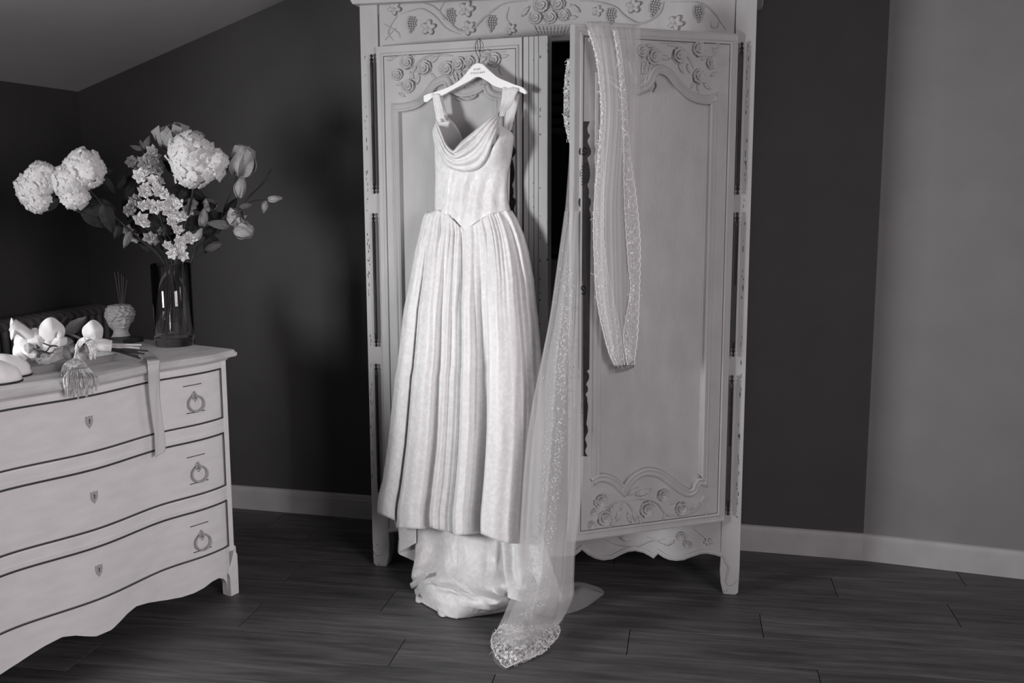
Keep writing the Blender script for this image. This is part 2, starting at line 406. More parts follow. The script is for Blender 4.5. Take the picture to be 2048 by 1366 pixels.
class Relief:
    def __init__(s, frame, parent, off, s0=.00195): s.F = frame; s.p = parent; s.off = off; s.k = s0
    def put(s, name, me, px, py, r, rot=0, sx=1, dep=1.0):
        c = s.F.px(px, py, s.off); S = r*s.k
        M = s.F.M @ Matrix.Translation(c) @ Matrix.Rotation(radians(rot), 4, 'Y') @ Matrix.Diagonal((S*sx, S*dep*1.7, S, 1))
        return inst(name, me, M, s.p)
    def rose(s, *L):
        for x, y, r in L: s.put('carved_rose', ROSE, x, y, r, random.random()*360, dep=.8)
    def leaf(s, *L):
        for x, y, r, a in L: s.put('carved_leaf', LEAF, x, y, r, a, 1.15, 1.1)
    def vine(s, pts, wpx=2.0, taper=.5):
        P = cat([s.F.px(x, y, s.off+.0008) for x, y in pts], 7)
        MB().tube(P, lambda t: wpx*s.k*(1-taper*abs(2*t-1)**2), 6, M=None, flat=1).build('carved_vine', M_PAINT, s.p, s.F.M, smooth=60)
        MB().tube([p+V((.62*wpx*s.k, wpx*s.k*.45, -.72*wpx*s.k)) for p in P], .0006, 4).build('glaze_shade_line', M_GLAZE_SHADE, s.p, s.F.M)  # glaze line kept to the lower right, painting in the vine's shade too
    def basket(s, x0, x1, y0, y1, n=7):
        mb = MB()
        for i in range(n):
            t = i/(n-1); xt = x0+(x1-x0)*t; xm = (x0+x1)/2; xb = xm+(xt-xm)*.72
            mb.tube([s.F.px(xt, y0, s.off), s.F.px((xt+xb)/2, (y0+y1)/2, s.off+.003), s.F.px(xb, y1, s.off)], 1.9*s.k, 6)
        for yy, sh in ((y0, 1), ((y0+y1)/2, .86), (y1, .72)):
            xm = (x0+x1)/2; hw = (x1-x0)/2*sh
            mb.tube(cat([s.F.px(xm-hw, yy, s.off), s.F.px(xm, yy+2, s.off+.003), s.F.px(xm+hw, yy, s.off)], 5), 1.6*s.k, 6)
        mb.build('carved_basket', M_PAINT, s.p, s.F.M, smooth=60)

AD = .46
ZL, ZC = 2.0306, 2.183
# posts with shaped feet
postprof_R = [AF.xz(*p) for p in [(1441.5, 1112), (1439.5, 1140), (1441, 1165), (1446, 1187), (1449, 1191), (1470, 1191.5), (1476, 1186)]]
def clampz(P): return [(x, max(0.0, z)) for x, z in P]
postprof_R = clampz(postprof_R)
postprof_R[-2] = (postprof_R[-2][0], 0); postprof_R[-3] = (postprof_R[-3][0], 0)
iR = AF.xz(1443, 1050)[0]
outR = [(iR, 2.3), (iR, .30)]+postprof_R+[(AW, .10), (AW, 2.3)]
mb = MB(); mb.prism([(x, z) for x, z in outR], 0, .06); mb.build('post', M_PAINT, arm, AF.M, mods=[('bevel', .004)])
outL = [(AW-x, z) for x, z in outR]
mb = MB(); mb.prism(outL, 0, .06); mb.build('post', M_PAINT, arm, AF.M, mods=[('bevel', .004)])
PW = AW-iR                                    # post width
# rear legs, sides, back, top and bottom of the carcass
for u0 in (0.0, AW-.06): MB().box(u0, u0+.06, AD-.06, AD, 0, 2.2).build('rear_post', M_PAINT, arm, AF.M)
for u0 in (.008, AW-.028):
    MB().box(u0, u0+.02, .06, AD-.06, .20, 2.2).build('side_panel', M_PAINT, arm, AF.M)
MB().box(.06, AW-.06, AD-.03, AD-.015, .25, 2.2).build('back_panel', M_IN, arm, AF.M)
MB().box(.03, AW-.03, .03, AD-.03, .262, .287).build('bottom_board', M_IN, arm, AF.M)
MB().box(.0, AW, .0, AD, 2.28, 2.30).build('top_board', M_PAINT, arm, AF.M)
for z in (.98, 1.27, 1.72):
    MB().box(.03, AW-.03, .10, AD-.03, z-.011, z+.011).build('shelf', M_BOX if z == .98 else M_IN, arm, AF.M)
# frieze above the doors
mb = MB(); mb.box(PW, AW-PW, .008, .03, ZL, 2.28); fr = mb.build('frieze', M_PAINT, arm, AF.M)
mb = MB(); mb.box(PW-.001, PW+.0015, .0065, .008, ZL, 2.15); mb.box(AW-PW-.0015, AW-PW+.001, .0065, .008, ZL, 2.15); mb.box(PW, AW-PW, .003, .010, ZL-.004, ZL+.001)
mb.build('groove_line', M_GLAZE, arm, AF.M)
# cornice: stepped mouldings wrapping the front and the two sides
cp = [(.0, ZC), (.020, ZC+.004), (.026, ZC+.018), (.026, ZC+.04), (.045, ZC+.055), (.050, ZC+.09), (.075, ZC+.125), (.075, ZC+.15), (.0, ZC+.15)]
rows = []
for (x, y, dx, dy) in ((0, AD, -1, 0), (0, 0, -1, -1), (AW, 0, 1, -1), (AW, AD, 1, 0)):
    rows.append([(x+dx*o, y+dy*o, z) for o, z in cp])
mb = MB().grid(rows); mb.build('cornice', M_PAINT, arm, AF.M, smooth=25)
# apron with its scalloped lower edge
sc = [AF.xz(*p) for p in [(1150, 1112), (1163.5, 1101), (1174, 1110), (1190, 1118), (1205.5, 1121.5), (1225, 1119), (1242.6, 1110), (1256, 1104.5), (1270, 1102.7), (1285.5, 1106), (1297, 1112), (1307, 1118), (1316, 1109), (1326.6, 1116), (1338, 1120.5), (1352, 1122.4), (1367.6, 1121), (1383, 1115), (1401, 1109), (1412.5, 1107.7), (1428, 1110.5), (1441, 1115)]]
mid = AW/2
right = [(x, z) for x, z in sc if x > mid+.01]
low = [(AW-x, z) for x, z in reversed(right)]+[(mid-.02, right[0][1]-.012), (mid+.02, right[0][1]-.012)]+right
low[0] = (PW-.003, low[0][1]); low[-1] = (AW-PW+.003, low[-1][1])
ap = MB().prism([(PW-.003, .289), ]+low+[(AW-PW+.003, .289)], .004, .026).build('apron', M_PAINT, arm, AF.M)
mb = MB(); mb.mould([(x, z+.004) for x, z in low], [(0, 0), (0, .004), (.006, .007), (.013, .005), (.015, 0)], M=Matrix.Translation((0, .004, 0)))
mb.build('apron_bead', M_PAINT, arm, AF.M, smooth=50)
R = Relief(AF, ap, -.004)
R.vine([(1213, 1080), (1240, 1090), (1275, 1092), (1300, 1082), (1330, 1078)], 1.6); R.vine([(1290, 1070), (1330, 1088), (1350, 1085)], 1.5)
R.vine([(1385, 1055), (1400, 1066), (1412, 1077)], 1.2); R.put('carved_vine_leaf', VLEAF, 1416, 1083, 9, 20); R.rose((1362, 1072, 9), (1375, 1088, 8)); R.leaf((1340, 1085, 12, 60), (1250, 1078, 12, 110))
# frieze carving
R = Relief(AF, fr, -.008)
for x, y, a in [(823, 51, 8), (903, 35, -12), (983, 49, 5), (1221, 35, 0), (1307, 18, 12), (1397, 29, -8)]: R.put('carved_grapes', GRAPE, x, y, 15, a)
for x, y, r, a in [(790, 16, 15, 20), (858, 55, 16, 60), (934, 18, 17, 0), (938, 56, 15, 100), (1022, 58, 12, 30), (1268, 12, 15, 50), (1352, 46, 16, 10), (1195, 22, 11, 70)]:
    R.put('carved_vine_leaf', VLEAF, x, y, r, a)
R.rose((1083, 10, 14), (1116, 8, 13), (1071, 35, 12), (1100, 34, 12), (1128, 31, 11))
R.leaf((1150, 16, 13, -50), (1052, 22, 13, 40), (1145, 35, 10, -90))
R.basket(1066, 1139, 50, 70, 10)
R.vine([(843, 6), (868, 14), (893, 40), (921, 62), (946, 57), (971, 33), (1008, 8), (1053, 2)], 2.2); R.vine([(800, 28), (815, 24), (843, 18), (868, 31), (893, 57), (921, 69)], 1.6)
R.vine([(890, 2), (880, 22), (888, 40)], 1.2); R.vine([(795, 30), (781, 52), (777, 68), (786, 80)], 1.2); R.vine([(768, 48), (785, 58), (797, 66), (800, 76)], 1.2); R.vine([(770, 80), (782, 66), (792, 56)], 1.0)
R.vine([(1018, 14), (1013, 35), (1020, 48)], 1.2); R.vine([(1160, 2), (1192, 4), (1229, 14), (1250, 33), (1278, 47), (1305, 38), (1322, 22), (1327, 3)], 2.2); R.vine([(1340, 4), (1380, 4), (1405, 8), (1428, 25), (1440, 40), (1453, 60)], 1.6)
R.vine([(1422, 44), (1424, 54), (1434, 54), (1440, 40)], 1.2)

# ---- doors
DT = .028
HL = (.06896, -.01805); AL = radians(-10.252); WL = .68705
HR = (AW-.05893, -.01805); AR = radians(33.455); WR = .62199
ZT, ZB = 2.0302, .28895
def subframe(base, x, y, a):
    f = Frame((0, 0, 0), 0); f.M = base.M @ Matrix.Translation((x, y, 0)) @ Matrix.Rotation(a, 4, 'Z'); f.I = f.M.inverted(); return f
LF = subframe(AF, HL[0], HL[1], AL)           # x from hinge 0 to free edge WL
RF = subframe(AF, HR[0], HR[1], AR)           # x from free edge -WR to hinge 0
PANEL = .009
PROF = [(-.004, .001), (.0, .006), (.006, .008), (.012, .004), (.015, .0045), (.021, .009), (.027, .006), (.030, -.006), (.034, -.0085)]
def lerp2(a, b, t): return (a[0]+(b[0]-a[0])*t, a[1]+(b[1]-a[1])*t)
def door(name, F, x0, x1, inner, label, extra_strip=None):
    d = MB()
    d.prism([(x0, ZB), (x1, ZB), (x1, ZT), (x0, ZT)], 0, PANEL, holes=[inner])
    d.box(x0, x1, PANEL, DT, ZB, ZT)
    do = d.build(name, M_PAINT, arm, F.M); do['label'] = label
    # panel moulding
    cx = sum(p[0] for p in inner)/len(inner)
    MB().mould(inner, PROF, closed=True).build('panel_moulding', M_PAINT, do, F.M, smooth=40)
    return do
def ring(F, px):
    return [F.xz(*p) for p in px]
# right door panel outline (counter-clockwise seen from the room)
def smooth2(pts, n=5): return [(p.x, p.y) for p in cat([V((a, b, 0)) for a, b in pts], n)]
topR = ring(RF, [(1434, 187), (1418, 192), (1402, 191), (1385, 185), (1373, 176), (1361, 164), (1352, 153), (1343, 142), (1332, 134.5), (1320, 131), (1308, 135), (1300, 145), (1292, 162), (1275, 172), (1250, 170), (1228, 152), (1210, 147), (1189, 146)])
botR = ring(RF, [(1181, 972), (1199, 963), (1215, 965), (1229, 973), (1240, 984), (1250, 992), (1256, 980), (1266, 966), (1277, 957), (1291, 951), (1306, 952), (1320, 957), (1341, 972), (1360, 986), (1378, 993), (1394, 984), (1400, 970), (1412, 973)])
def fix(P, xa, xb):
    P[0] = (xa, P[0][1]); P[-1] = (xb, P[-1][1]); return P
xrL, xrR = RF.xz(1189, 500)[0], RF.xz(1424, 560)[0]
topR = smooth2(fix(topR, xrR, xrL), 4); botR = smooth2(fix(botR, xrL, xrR), 4)
innerR = botR+topR                            # up the right side, across the top, down the left
innerR = [p for i, p in enumerate(innerR) if i == 0 or (V(p)-V(innerR[i-1])).length > 1e-4]
dR = door('door', RF, -WR, 0, innerR, 'right armoire door, swung open further, with lace draped over it')
topL = ring(LF, [(1007, 186), (994, 185), (984, 180), (978, 168), (968, 158), (955, 170), (930, 178), (908, 172), (899, 158), (890, 152.5), (876, 156), (863.5, 165), (849.5, 184.5), (838, 197), (824, 204), (805, 208), (784, 209)])
xlL, xlR = LF.xz(789, 400)[0], LF.xz(1006, 300)[0]
topL = smooth2(fix(topL, xlR, xlL), 4)
wb = xlR-xlL
# its foot, hidden by the dress, repeats the other door's
sR = xrR-xrL
botL = [(xlL+(xrR-x)/sR*wb, z) for x, z in reversed(botR)]
innerL = botL+topL
dL = door('door', LF, 0, WL, innerL, 'left armoire door, slightly ajar behind the wedding dress')
# outer beads of the doors
def bead(F, par, x0, x1, z0, z1, w=.006, h=.004, glaze=True):
    MB().mould([(x0, z0), (x1, z0), (x1, z1), (x0, z1)], [(-w, 0), (-w*.6, h), (0, h*1.3), (w*.6, h), (w, 0)], closed=True).build('edge_bead', M_PAINT, par, F.M, smooth=60)
    if glaze:
        MB().mould([(x0, z0), (x1, z0), (x1, z1), (x0, z1)], [(w, .0004), (w+.0022, .0006)], closed=True).build('glaze_shade_line', M_GLAZE, par, F.M)
def door_x(F, x, y): return F.xz(x, y)[0]
bead(RF, dR, -WR+.030, -.026, ZB+.028, ZT-.030)
bead(RF, dR, -WR+.005, -.005, ZB+.006, ZT-.006, .004, .002, False)
LS = LF.xz(1045, 300)[0]
bead(LF, dL, .024, LS-.018, ZB+.028, ZT-.030)
# meeting strip of the left door
mb = MB(); mb.box(LS+.006, WL, -.008, 0, ZB, ZT)
st = mb.build('meeting_strip', M_PAINT, dL, LF.M, mods=[('bevel', .003)])
mb = MB(); mb.box(LS-.001, LS+.006, -.0008, .001, ZB, ZT)
for x in (LF.xz(1069, 300)[0], LF.xz(1059, 300)[0], LF.xz(1078, 300)[0]): mb.box(x, x+.0017, -.0086, -.008, ZB, ZT)
mb.build('glaze_shade_line', M_GLAZE, dL, LF.M)
# worn spots where the paint has gone
mb = MB()
for i in range(46):
    z = random.uniform(.4, 1.98); x = LF.xz(random.choice((1069, 1082)), 300)[0]; r = random.uniform(.001, .0026)
    mb.box(x-r, x+r, -.0087, -.008, z-r*1.6, z+r*1.6)
for zz in (1.998, 1.977, 1.31, 1.255): mb.box(WL-.003, WL+.0004, -.0085, -.004, zz-.004, zz+.004)
mb.build('paint_chips', M_WORN, st, LF.M)
# left door carving
R = Relief(LF, dL, 0)
R.rose((816, 125, 13), (850, 136, 14), (796, 149, 11), (818, 172, 13), (895, 138, 14), (918, 128, 13), (939, 124, 11), (988, 119, 13))
R.leaf((837, 157, 12, 15), (824, 150, 9, -30), (782, 118, 9, 80), (805, 190, 9, 120), (870, 118, 12, 60), (968, 118, 11, 70), (1002, 140, 10, -20), (975, 128, 8, 60), (868, 153, 8, 140), (800, 168, 8, 80), (1010, 112, 9, 85))
R.vine([(820, 162), (826, 145), (835, 130), (850, 116), (878, 110), (905, 112)], 2.6); R.vine([(780, 118), (800, 112), (830, 112)], 1.3)
R.vine([(960, 112), (985, 106), (1012, 103)], 1.3); R.vine([(955, 117), (965, 124), (975, 136)], 1.4)
R.basket(902, 958, 142, 162, 7)
R.vine([(918, 172), (914, 186), (925, 193), (935, 184), (930, 172)], 2.2); R.vine([(938, 172), (940, 190), (950, 192), (953, 178), (945, 168)], 2.2); R.vine([(912, 196), (925, 201), (940, 199), (952, 193)], 1.2)
# right door, top carving
R = Relief(RF, dR, 0, .00188)
R.rose((1397.6, 98.5, 14), (1358, 112, 15), (1423, 126, 12), (1397.6, 153, 14), (1308, 113, 15), (1284, 103, 12), (1262, 110, 12), (1238, 104, 12))
R.leaf((1328, 115, 13, -80), (1362, 138, 11, 150), (1377, 138, 10, 160), (1427, 148, 9, 60), (1414, 173, 11, 130), (1396, 177, 8, 170), (1300, 92, 10, 100), (1408, 116, 8, 60), (1385, 170, 8, 30), (1431, 110, 8, 20))
R.vine([(1335, 90), (1352, 92), (1367, 102), (1379, 118), (1388, 138)], 3.2); R.vine([(1320, 86), (1345, 85), (1375, 86)], 1.3)
R.vine([(1424, 95), (1434, 97), (1438, 90), (1432, 87)], 1.8); R.vine([(1424, 96), (1428, 106), (1426, 114)], 1.1)
R.basket(1258, 1304, 122, 146, 6)
R.vine([(1302, 140), (1291, 158), (1290, 174), (1300, 179), (1305, 168), (1306, 150)], 3.0); R.vine([(1310, 158), (1314, 172), (1308, 184)], 1.6); R.vine([(1272, 180), (1285, 184), (1298, 180)], 1.6)
R.leaf((1274, 160, 10, 10), (1284, 165, 8, 40))
# right door, bottom carving
R.rose((1201, 1000.5, 14), (1209, 1036, 15), (1294, 1018, 16), (1363, 1016, 14), (1183, 1050, 8), (1187, 1024, 7))
R.rose((1326, 990, 13)); R.leaf((1287, 984, 19, 78), (1266, 982, 14, 60), (1328, 1032, 9, 20), (1347, 1004, 9, 70), (1390, 1012, 13, 60), (1407, 996, 9, 30), (1340, 1030, 9, 100), (1222, 1022, 11, -160))
R.leaf((1237, 1030, 15, 28), (1226, 1044, 12, 35), (1258, 1035, 13, -20), (1280, 1040, 11, -30), (1268, 1030, 12, -15))
R.vine([(1249, 1001), (1225, 1008), (1200, 1030), (1183, 1050)], 2.2); R.vine([(1249, 1001), (1238, 1020), (1228, 1050)], 2.2); R.vine([(1249, 1001), (1262, 1015), (1272, 1044)], 2.2)
R.vine([(1255, 1001), (1280, 998), (1310, 1004), (1325, 1020), (1330, 1035)], 2.0); R.vine([(1335, 1030), (1365, 1031), (1395, 1020), (1405, 1000)], 1.6); R.vine([(1230, 1003), (1215, 1024), (1212, 1052)], 1.4)
R.vine([(1405, 1025), (1411, 1024), (1412, 1030)], 2.0)
# long lock plates of dark iron
def lock_plate(F, par, cx, pts, y0, y1, name='lock_plate'):
    """pts: (py, half width px)"""
    L = []; Rr = []
    for py, hw in pts: L.append(F.xz(cx(py)-hw, py, .0)); Rr.append(F.xz(cx(py)+hw, py, .0))
    o = MB().prism(L[::-1]+Rr if False else L+Rr[::-1], -.004, 0).build(name, M_IRON, par, F.M, mods=[('bevel', .001)])
    return o
def smoothprof(pts, n=4): return [(p.x, max(.6, p.y)) for p in cat([V((a, b, 0)) for a, b in pts], n)]
lp = [(243, 9), (250, 6), (258, 4), (266, 6), (271, 9), (276, 7), (282, 4.5), (290, 7), (299, 11), (308, 11), (316, 5), (322, 6), (335, 9), (350, 10), (362, 8), (370, 5), (378, 7.5), (386, 8), (394, 7), (398, 11), (406, 12), (418, 9), (426, 11), (434, 12)]
cxR = lambda y: 1170-(y-243)*.0062
pR = lock_plate(RF, dR, cxR, smoothprof(lp)+[(440, 12), (738, 11)]+smoothprof([(742, 6), (748, 10), (758, 10), (768, 5), (774, 8), (782, 8), (788, 4), (795, 7), (803, 7.5), (812, 9), (826, 8), (838, 7), (848, 6), (853, 8), (862, 9), (870, 6), (878, 3.5), (885, 6), (892, 7), (900, 4), (906, 5), (912, 9)]), 0, 0)
# rope-like ridges, scroll and key hole
for y0, y1 in ((330, 366), (806, 842)):
    mb = MB()
    for i in range(7):
        y = y0+(y1-y0)*i/6
        mb.tube([RF.px(cxR(y)-6, y+4, .004), RF.px(cxR(y), y, .007), RF.px(cxR(y)+6, y-4, .004)], .0022, 6)
    mb.build('rope_ridge', M_IRON, pR, RF.M, smooth=60)
mb = MB(); mb.tube(cat([RF.px(cxR(580)+a, 580+b, .006) for a, b in ((-4, 6), (0, 9), (4, 4), (3, -5), (-2, -8), (-5, -3), (0, 2))], 4), .0022, 6)
mb.tube(cat([RF.px(cxR(302)+a, 302+b, .006) for a, b in ((-6, 5), (-1, 8), (5, 3), (4, -5), (-2, -6), (-4, 0), (0, 2))], 4), .002, 6)
mb.tube(cat([RF.px(cxR(857)+a, 857+b, .006) for a, b in ((-4, 5), (2, 7), (6, 0), (3, -6), (-3, -4))], 4), .002, 6); mb.build('lock_scroll', M_IRON, pR, RF.M, smooth=60)
# pale halo of the painted back plate around the upper and lower ornaments
cxL = lambda y: 1020-(y-300)*.004
lock_plate(LF, dL, cxL, smoothprof(lp), 0, 0)
# narrow escutcheon moulding beside the plate
x = RF.xz(1183, 500)[0]
# hinge rods
for F0, pts in ((AF, [(743.5, 108, 748.5, 388), (747.5, 426, 752, 694), (753, 727, 757, 986)]), (AF, [(1482, 84, 1477, 390), (1474, 424, 1467, 714), (1464, 750, 1456, 1031)])):
    for xa, ya, xb, yb in pts:
        off = .012 if xa < 1000 else .020
        a = AF.px(xa, ya, off); b = AF.px(xb, yb, off); b.x = a.x = (a.x+b.x)/2; L = (b-a).length
        m = Matrix.Translation(b)
        r = .0062
        MB().lathe([(0, 0), (.004, .002), (.006, .008), (.003, .013), (.005, .017), (.0072, .022), (.004, .028), (r, .032), (r, .05), (r*1.1, .052), (r*1.1, .058), (r, .06), (r, L/2-.002), (r*.9, L/2), (r, L/2+.002), (r, L-.05), (r*1.1, L-.048), (r, L-.044), (r, L-.032), (.004, L-.028), (.0072, L-.022), (.005, L-.017), (.003, L-.013), (.006, L-.008), (.004, L-.002), (0, L)], 12, M=m).build('hinge_rod', M_IRON, arm, AF.M, smooth=50)
# hinge backing grooves and old paint chips on the posts
mb = MB()
def chip(x, y, w, h, off=.0006):
    p = AF.px(x, y, off); mb.box(p.x-w, p.x+w, p.y, p.y+.0005, p.z-h, p.z+h)
for i in range(60):
    t = random.random(); y = 100+t*880; x = 729+t*17+random.uniform(-2, 2); chip(x, y, random.uniform(.0006, .0015), random.uniform(.002, .009))
for i in range(60):
    t = random.random(); y = 70+t*960; x = 1497-t*23+random.uniform(-2, 2); chip(x, y, random.uniform(.0006, .0016), random.uniform(.002, .010))
for x, y, w, h in ((754, 1089, .002, .002), (758, 1129, .003, .002), (1474, 1034, .003, .002), (1449, 1183, .001, .004), (1454, 1181, .001, .003)): chip(x, y, w, h)
mb.build('paint_chips', M_WORN, arm, AF.M)
# foot scrolls
for F, P in ((AF, [(1447, 1112), (1452, 1125), (1457, 1135), (1454, 1150), (1452, 1162), (1457, 1170), (1466, 1168), (1473, 1160)]), (AF, [(747, 1098), (751, 1106), (758, 1110), (765, 1108), (769, 1104)])):
    MB().tube(cat([F.px(x, y, 0) for x, y in P], 6), lambda t: .0042*(1-.5*t), 6).build('foot_scroll', M_PAINT, arm, AF.M, smooth=60)
# things inside
def fold_box(name, F, x0, x1, y0, y1, z0, z1, material, label, cat_):
    o = MB().box(x0, x1, y0, y1, z0, z1).build(name, material, None, F.M @ Matrix.Translation((0, 0, 0)), mods=[('bevel', .012)]); prop(o, label, cat_); return o
p0, p1 = AF.px(1094, 527, -.13), AF.px(1140, 578, -.13)
fold_box('folded_linen', AF, p0.x-.12, p1.x+.1, .13, .40, .9915, p0.z+.02 if p0.z > 1.05 else 1.12, M_BOX, 'pale folded linen lying on the shelf inside the dark armoire', 'linen')
p0 = AF.px(1120, 280, -.15)
mb = MB()
for i in range(4): mb.box(p0.x-.16+.01*i, p0.x+.16-.012*i, .13, .40, 1.732+.045*i, 1.770+.045*i)
o = mb.build('folded_clothes', mat('dark_cloth', .025, .9), None, AF.M, mods=[('bevel', .014)]); prop(o, 'dark folded clothes stacked on the upper shelf inside the armoire', 'clothes')

# ================================================================== CHEST OF DRAWERS
CA = radians(73); B0 = (-1.932, -.948); CF = Frame(B0+(0,), CA)
CL, CD, CH = 1.19, .53, .93
chest = empty('chest_of_drawers', CF.M @ Matrix.Translation((-CL/2, CD/2, 0)), 'white painted serpentine chest with three drawers and ring handles, standing at the left', 'dresser')
def bow(x):                                   # how far the front swells out at x (0 right end, -CL left end)
    t = abs(x+CL/2)/(CL/2)
    e = min(1, max(0, (1-t)/.10)); e = e*e*(3-2*e)
    return (.030*exp(-(t/.30)**2) - .004*exp(-((t-.47)/.15)**2) + .019*exp(-((t-.78)/.22)**2))*e
def strip(xa, xb, z0, z1, off0, off1, n=64, thick=.018):
    """a board following the serpentine front"""
    P = []
    for i in range(n+1):
        x = xa+(xb-xa)*i/n; y = -bow(x)
        P.append([(x, y-off0, z0), (x, y-off1, z1), (x, y+thick, z1), (x, y+thick, z0)])
    return P
def board(name, xa, xb, z0, z1, off, material=M_CHEST, thick=.018, n=64, bev=.0025):
    mb = MB(); P = strip(xa, xb, z0, z1, off, off, n, thick); mb.grid(P, closed_u=True)
    b = len(mb.v)-4; mb.f.append((0, 1, 2, 3)); mb.f.append((b, b+1, b+2, b+3))
    return mb.build(name, material, chest, CF.M, smooth=30, mods=[('bevel', bev)] if bev else ())
# carcass
mb = MB(); mb.box(-CL+.005, -.005, .02, CD, .20, .893); mb.build('carcass', M_CHEST, chest, CF.M)
# top with moulded edge
def top_outline(o):
    P = []
    n = 60
    for i in range(n+1):
        x = -CL-o+(CL+2*o)*i/n; xx = min(-.0, max(-CL, x)); P.append((x, -(bow(xx)*1.0)-o*.9))
    r = .02
    P[-1] = (o-.012, -o*.9); P.append((o, -o*.9+.014))
    P += [(o, CD+.01), (-CL-o, CD+.01)]
    P.append((-CL-o, -o*.9+.014)); P[0] = (-CL-o+.012, -o*.9)
    return P
lev = [(.010, .893), (.014, .899), (.022, .903), (.034, .905), (.038, .910), (.038, .918), (.033, .9215), (.031, .927), (.026, .930)]
mb = MB(); rows = [[(x, y, z) for x, y in top_outline(o)] for o, z in lev]; mb.grid(rows, closed_u=True)
k = len(rows[0]); mb.f.append(tuple(range(k))); mb.f.append(tuple(range(len(mb.v)-k, len(mb.v))))
mb.build('top', M_CHTOP, chest, CF.M, smooth=40)
# posts, rails
zr = [(.868, .893), (.630, .682), (.375, .4285), (.170, .1955)]
DZ = [(.682, .868), (.4285, .630), (.1955, .375)]
XP = .030
for x0, x1 in ((-XP, 0), (-CL, -CL+XP)):
    MB().box(x0, x1, -.004, .03, .17, .893).build('corner_post', M_CHEST, chest, CF.M, mods=[('bevel', .004)])
for z0, z1 in zr[:3]: board('rail', -CL+XP-.002, -XP+.002, z0, z1, .002)
for z0, z1 in zr[:3]:
    for zz in ((z0+.006,) if z0 > .8 else (z0+.010, z1-.010)):
        board('rail_bead', -CL+XP, -XP, zz-.0035, zz+.0035, .005, thick=.004, bev=0)
# drawers
ring_px = [(374, 806), (386, 943), (391, 1074)]
for i, (z0, z1) in enumerate(DZ):
    dr = board('drawer', -CL+XP+.003, -XP-.004, z0+.004, z1-.005, -.003)
    if i == 0: dr['label'] = 'top drawer'
    # dark rubbed line around the front
    mb = MB(); n = 64; g = .0032
    for za, zb in ((z0+.0005, z0+.0045), (z1-.0055, z1-.0005)):
        mb.grid([[(x, -bow(x)-.0028, za), (x, -bow(x)-.0028, zb)] for x in [-CL+XP+(CL-2*XP)*j/n for j in range(n+1)]])
    for xa in (-CL+XP, -XP-.004): mb.grid([[(xa, -bow(xa)-.003, z0), (xa, -bow(xa)-.003, z1)], [(xa+.004, -bow(xa)-.003, z0), (xa+.004, -bow(xa)-.003, z1)]])
    mb.build('glaze_shade_line', M_GLAZE, dr, CF.M)
    # ring handles both sides, with the incised lines above and below
    zc_ = [.775, .520, .268][i]
    for cxh in (-.165, -CL+.165):
        y = -bow(cxh)+.003; sl = (bow(cxh+.01)-bow(cxh-.01))/.02
        hm = CF.M @ Matrix.Translation((cxh, y, zc_-.012)) @ Matrix.Rotation(math.atan(-sl), 4, 'Z')
        hd = MB().lathe([(0, .0), (.012, 0), (.013, .003), (.009, .006), (.0, .007)], 14, M=Matrix.Rotation(pi/2, 4, 'X') @ Matrix.Identity(4)).build('ring_handle', M_PLATE, dr, hm @ Matrix.Translation((0, 0, .026)), smooth=50)
        mb = MB(); mb.tube([(cos(a)*.032, -.009-.006*(1-sin(a)), sin(a)*.027) for a in [2*pi*j/28 for j in range(28)]], .0034, 8, closed=True); mb.build('ring', M_PLATE, hd, hm, smooth=60)
        mb = MB(); mb.tube([(0, 0, .03), (0, -.012, .031), (0, -.016, .026), (0, -.012, .021), (0, 0, .022)], .0035, 8); mb.ball((0, -.006, .040), .004); mb.build('ring_eye', M_PLATE, hd, hm, smooth=60)
        mb = MB()
        mb.tube([(.0, -.0135, .024), (.003, -.0135, .018), (-.003, -.013, .010), (0, -.004, .006)], .0011, 5)
        for s in (-1, 1): mb.tube([(s*.006, -.0035, .030), (s*.014, -.0035, .026), (s*.020, -.004, .018)], .0008, 4)
        mb.build('glaze_shade_line', M_GLAZE, hd, hm)
        mb = MB(); mb.box(-.042, .034, -.0012, .0005, .064, .0665); mb.box(-.034, .044, -.0012, .0005, -.034, -.0315); mb.build('glaze_shade_line', M_GLAZE, dr, hm)
    # shield-shaped key plate
    yk = -bow(-CL/2)+.003; km = CF.M @ Matrix.Translation((-CL/2, yk, (z0+z1)/2+.008))
    sh = [(-.013, .018), (-.005, .016), (0, .019), (.005, .016), (.013, .018), (.0135, .002), (.010, -.010), (0, -.022), (-.010, -.010), (-.0135, .002)]
    kp = MB().prism(sh, -.002, 0).build('key_plate', M_PLATE, dr, km, mods=[('bevel', .0007)])
    mb = MB(); mb.mould(sh, [(-.0018, .0008), (.0002, .0010)], closed=True); mb.box(-.0016, .0016, -.0024, -.0018, -.006, .006); mb.ball((0, -.0015, .006), .0026, 8, 6); mb.build('key_hole', M_GLAZE, kp, km)
# apron with shaped lower edge and bracket feet
aprof_px = [(146, 1270), (170, 1271), (195, 1268), (219, 1258), (236, 1243), (253, 1227), (273, 1213), (300, 1207), (341, 1202), (368, 1196), (390, 1187), (408, 1176), (424, 1163), (438, 1156), (449, 1158), (455, 1166), (456, 1177), (456, 1192)]
half = []
for p in aprof_px:
    q = CF.px(*p, .02)
    if q.x > -CL/2: half.append((q.x, q.z))
half = [h for h in half if h[0] < -.052]
half = [(-CL/2, half[0][1]+.0)]+half+[(-.050, .10), (-.042, .092), (-.034, .078), (-.031, .05), (-.033, 0)]
full = [(-CL-x, z) for x, z in reversed(half)]+half[1:]
n = 150; rows = []
for (xa, za) in resample([V((x, z, 0)) for x, z in full], n) and [(p.x, p.y) for p in resample([V((x, z, 0)) for x, z in full], n)]:
    rows.append((xa, max(0, za)))
mb = MB(); P = []
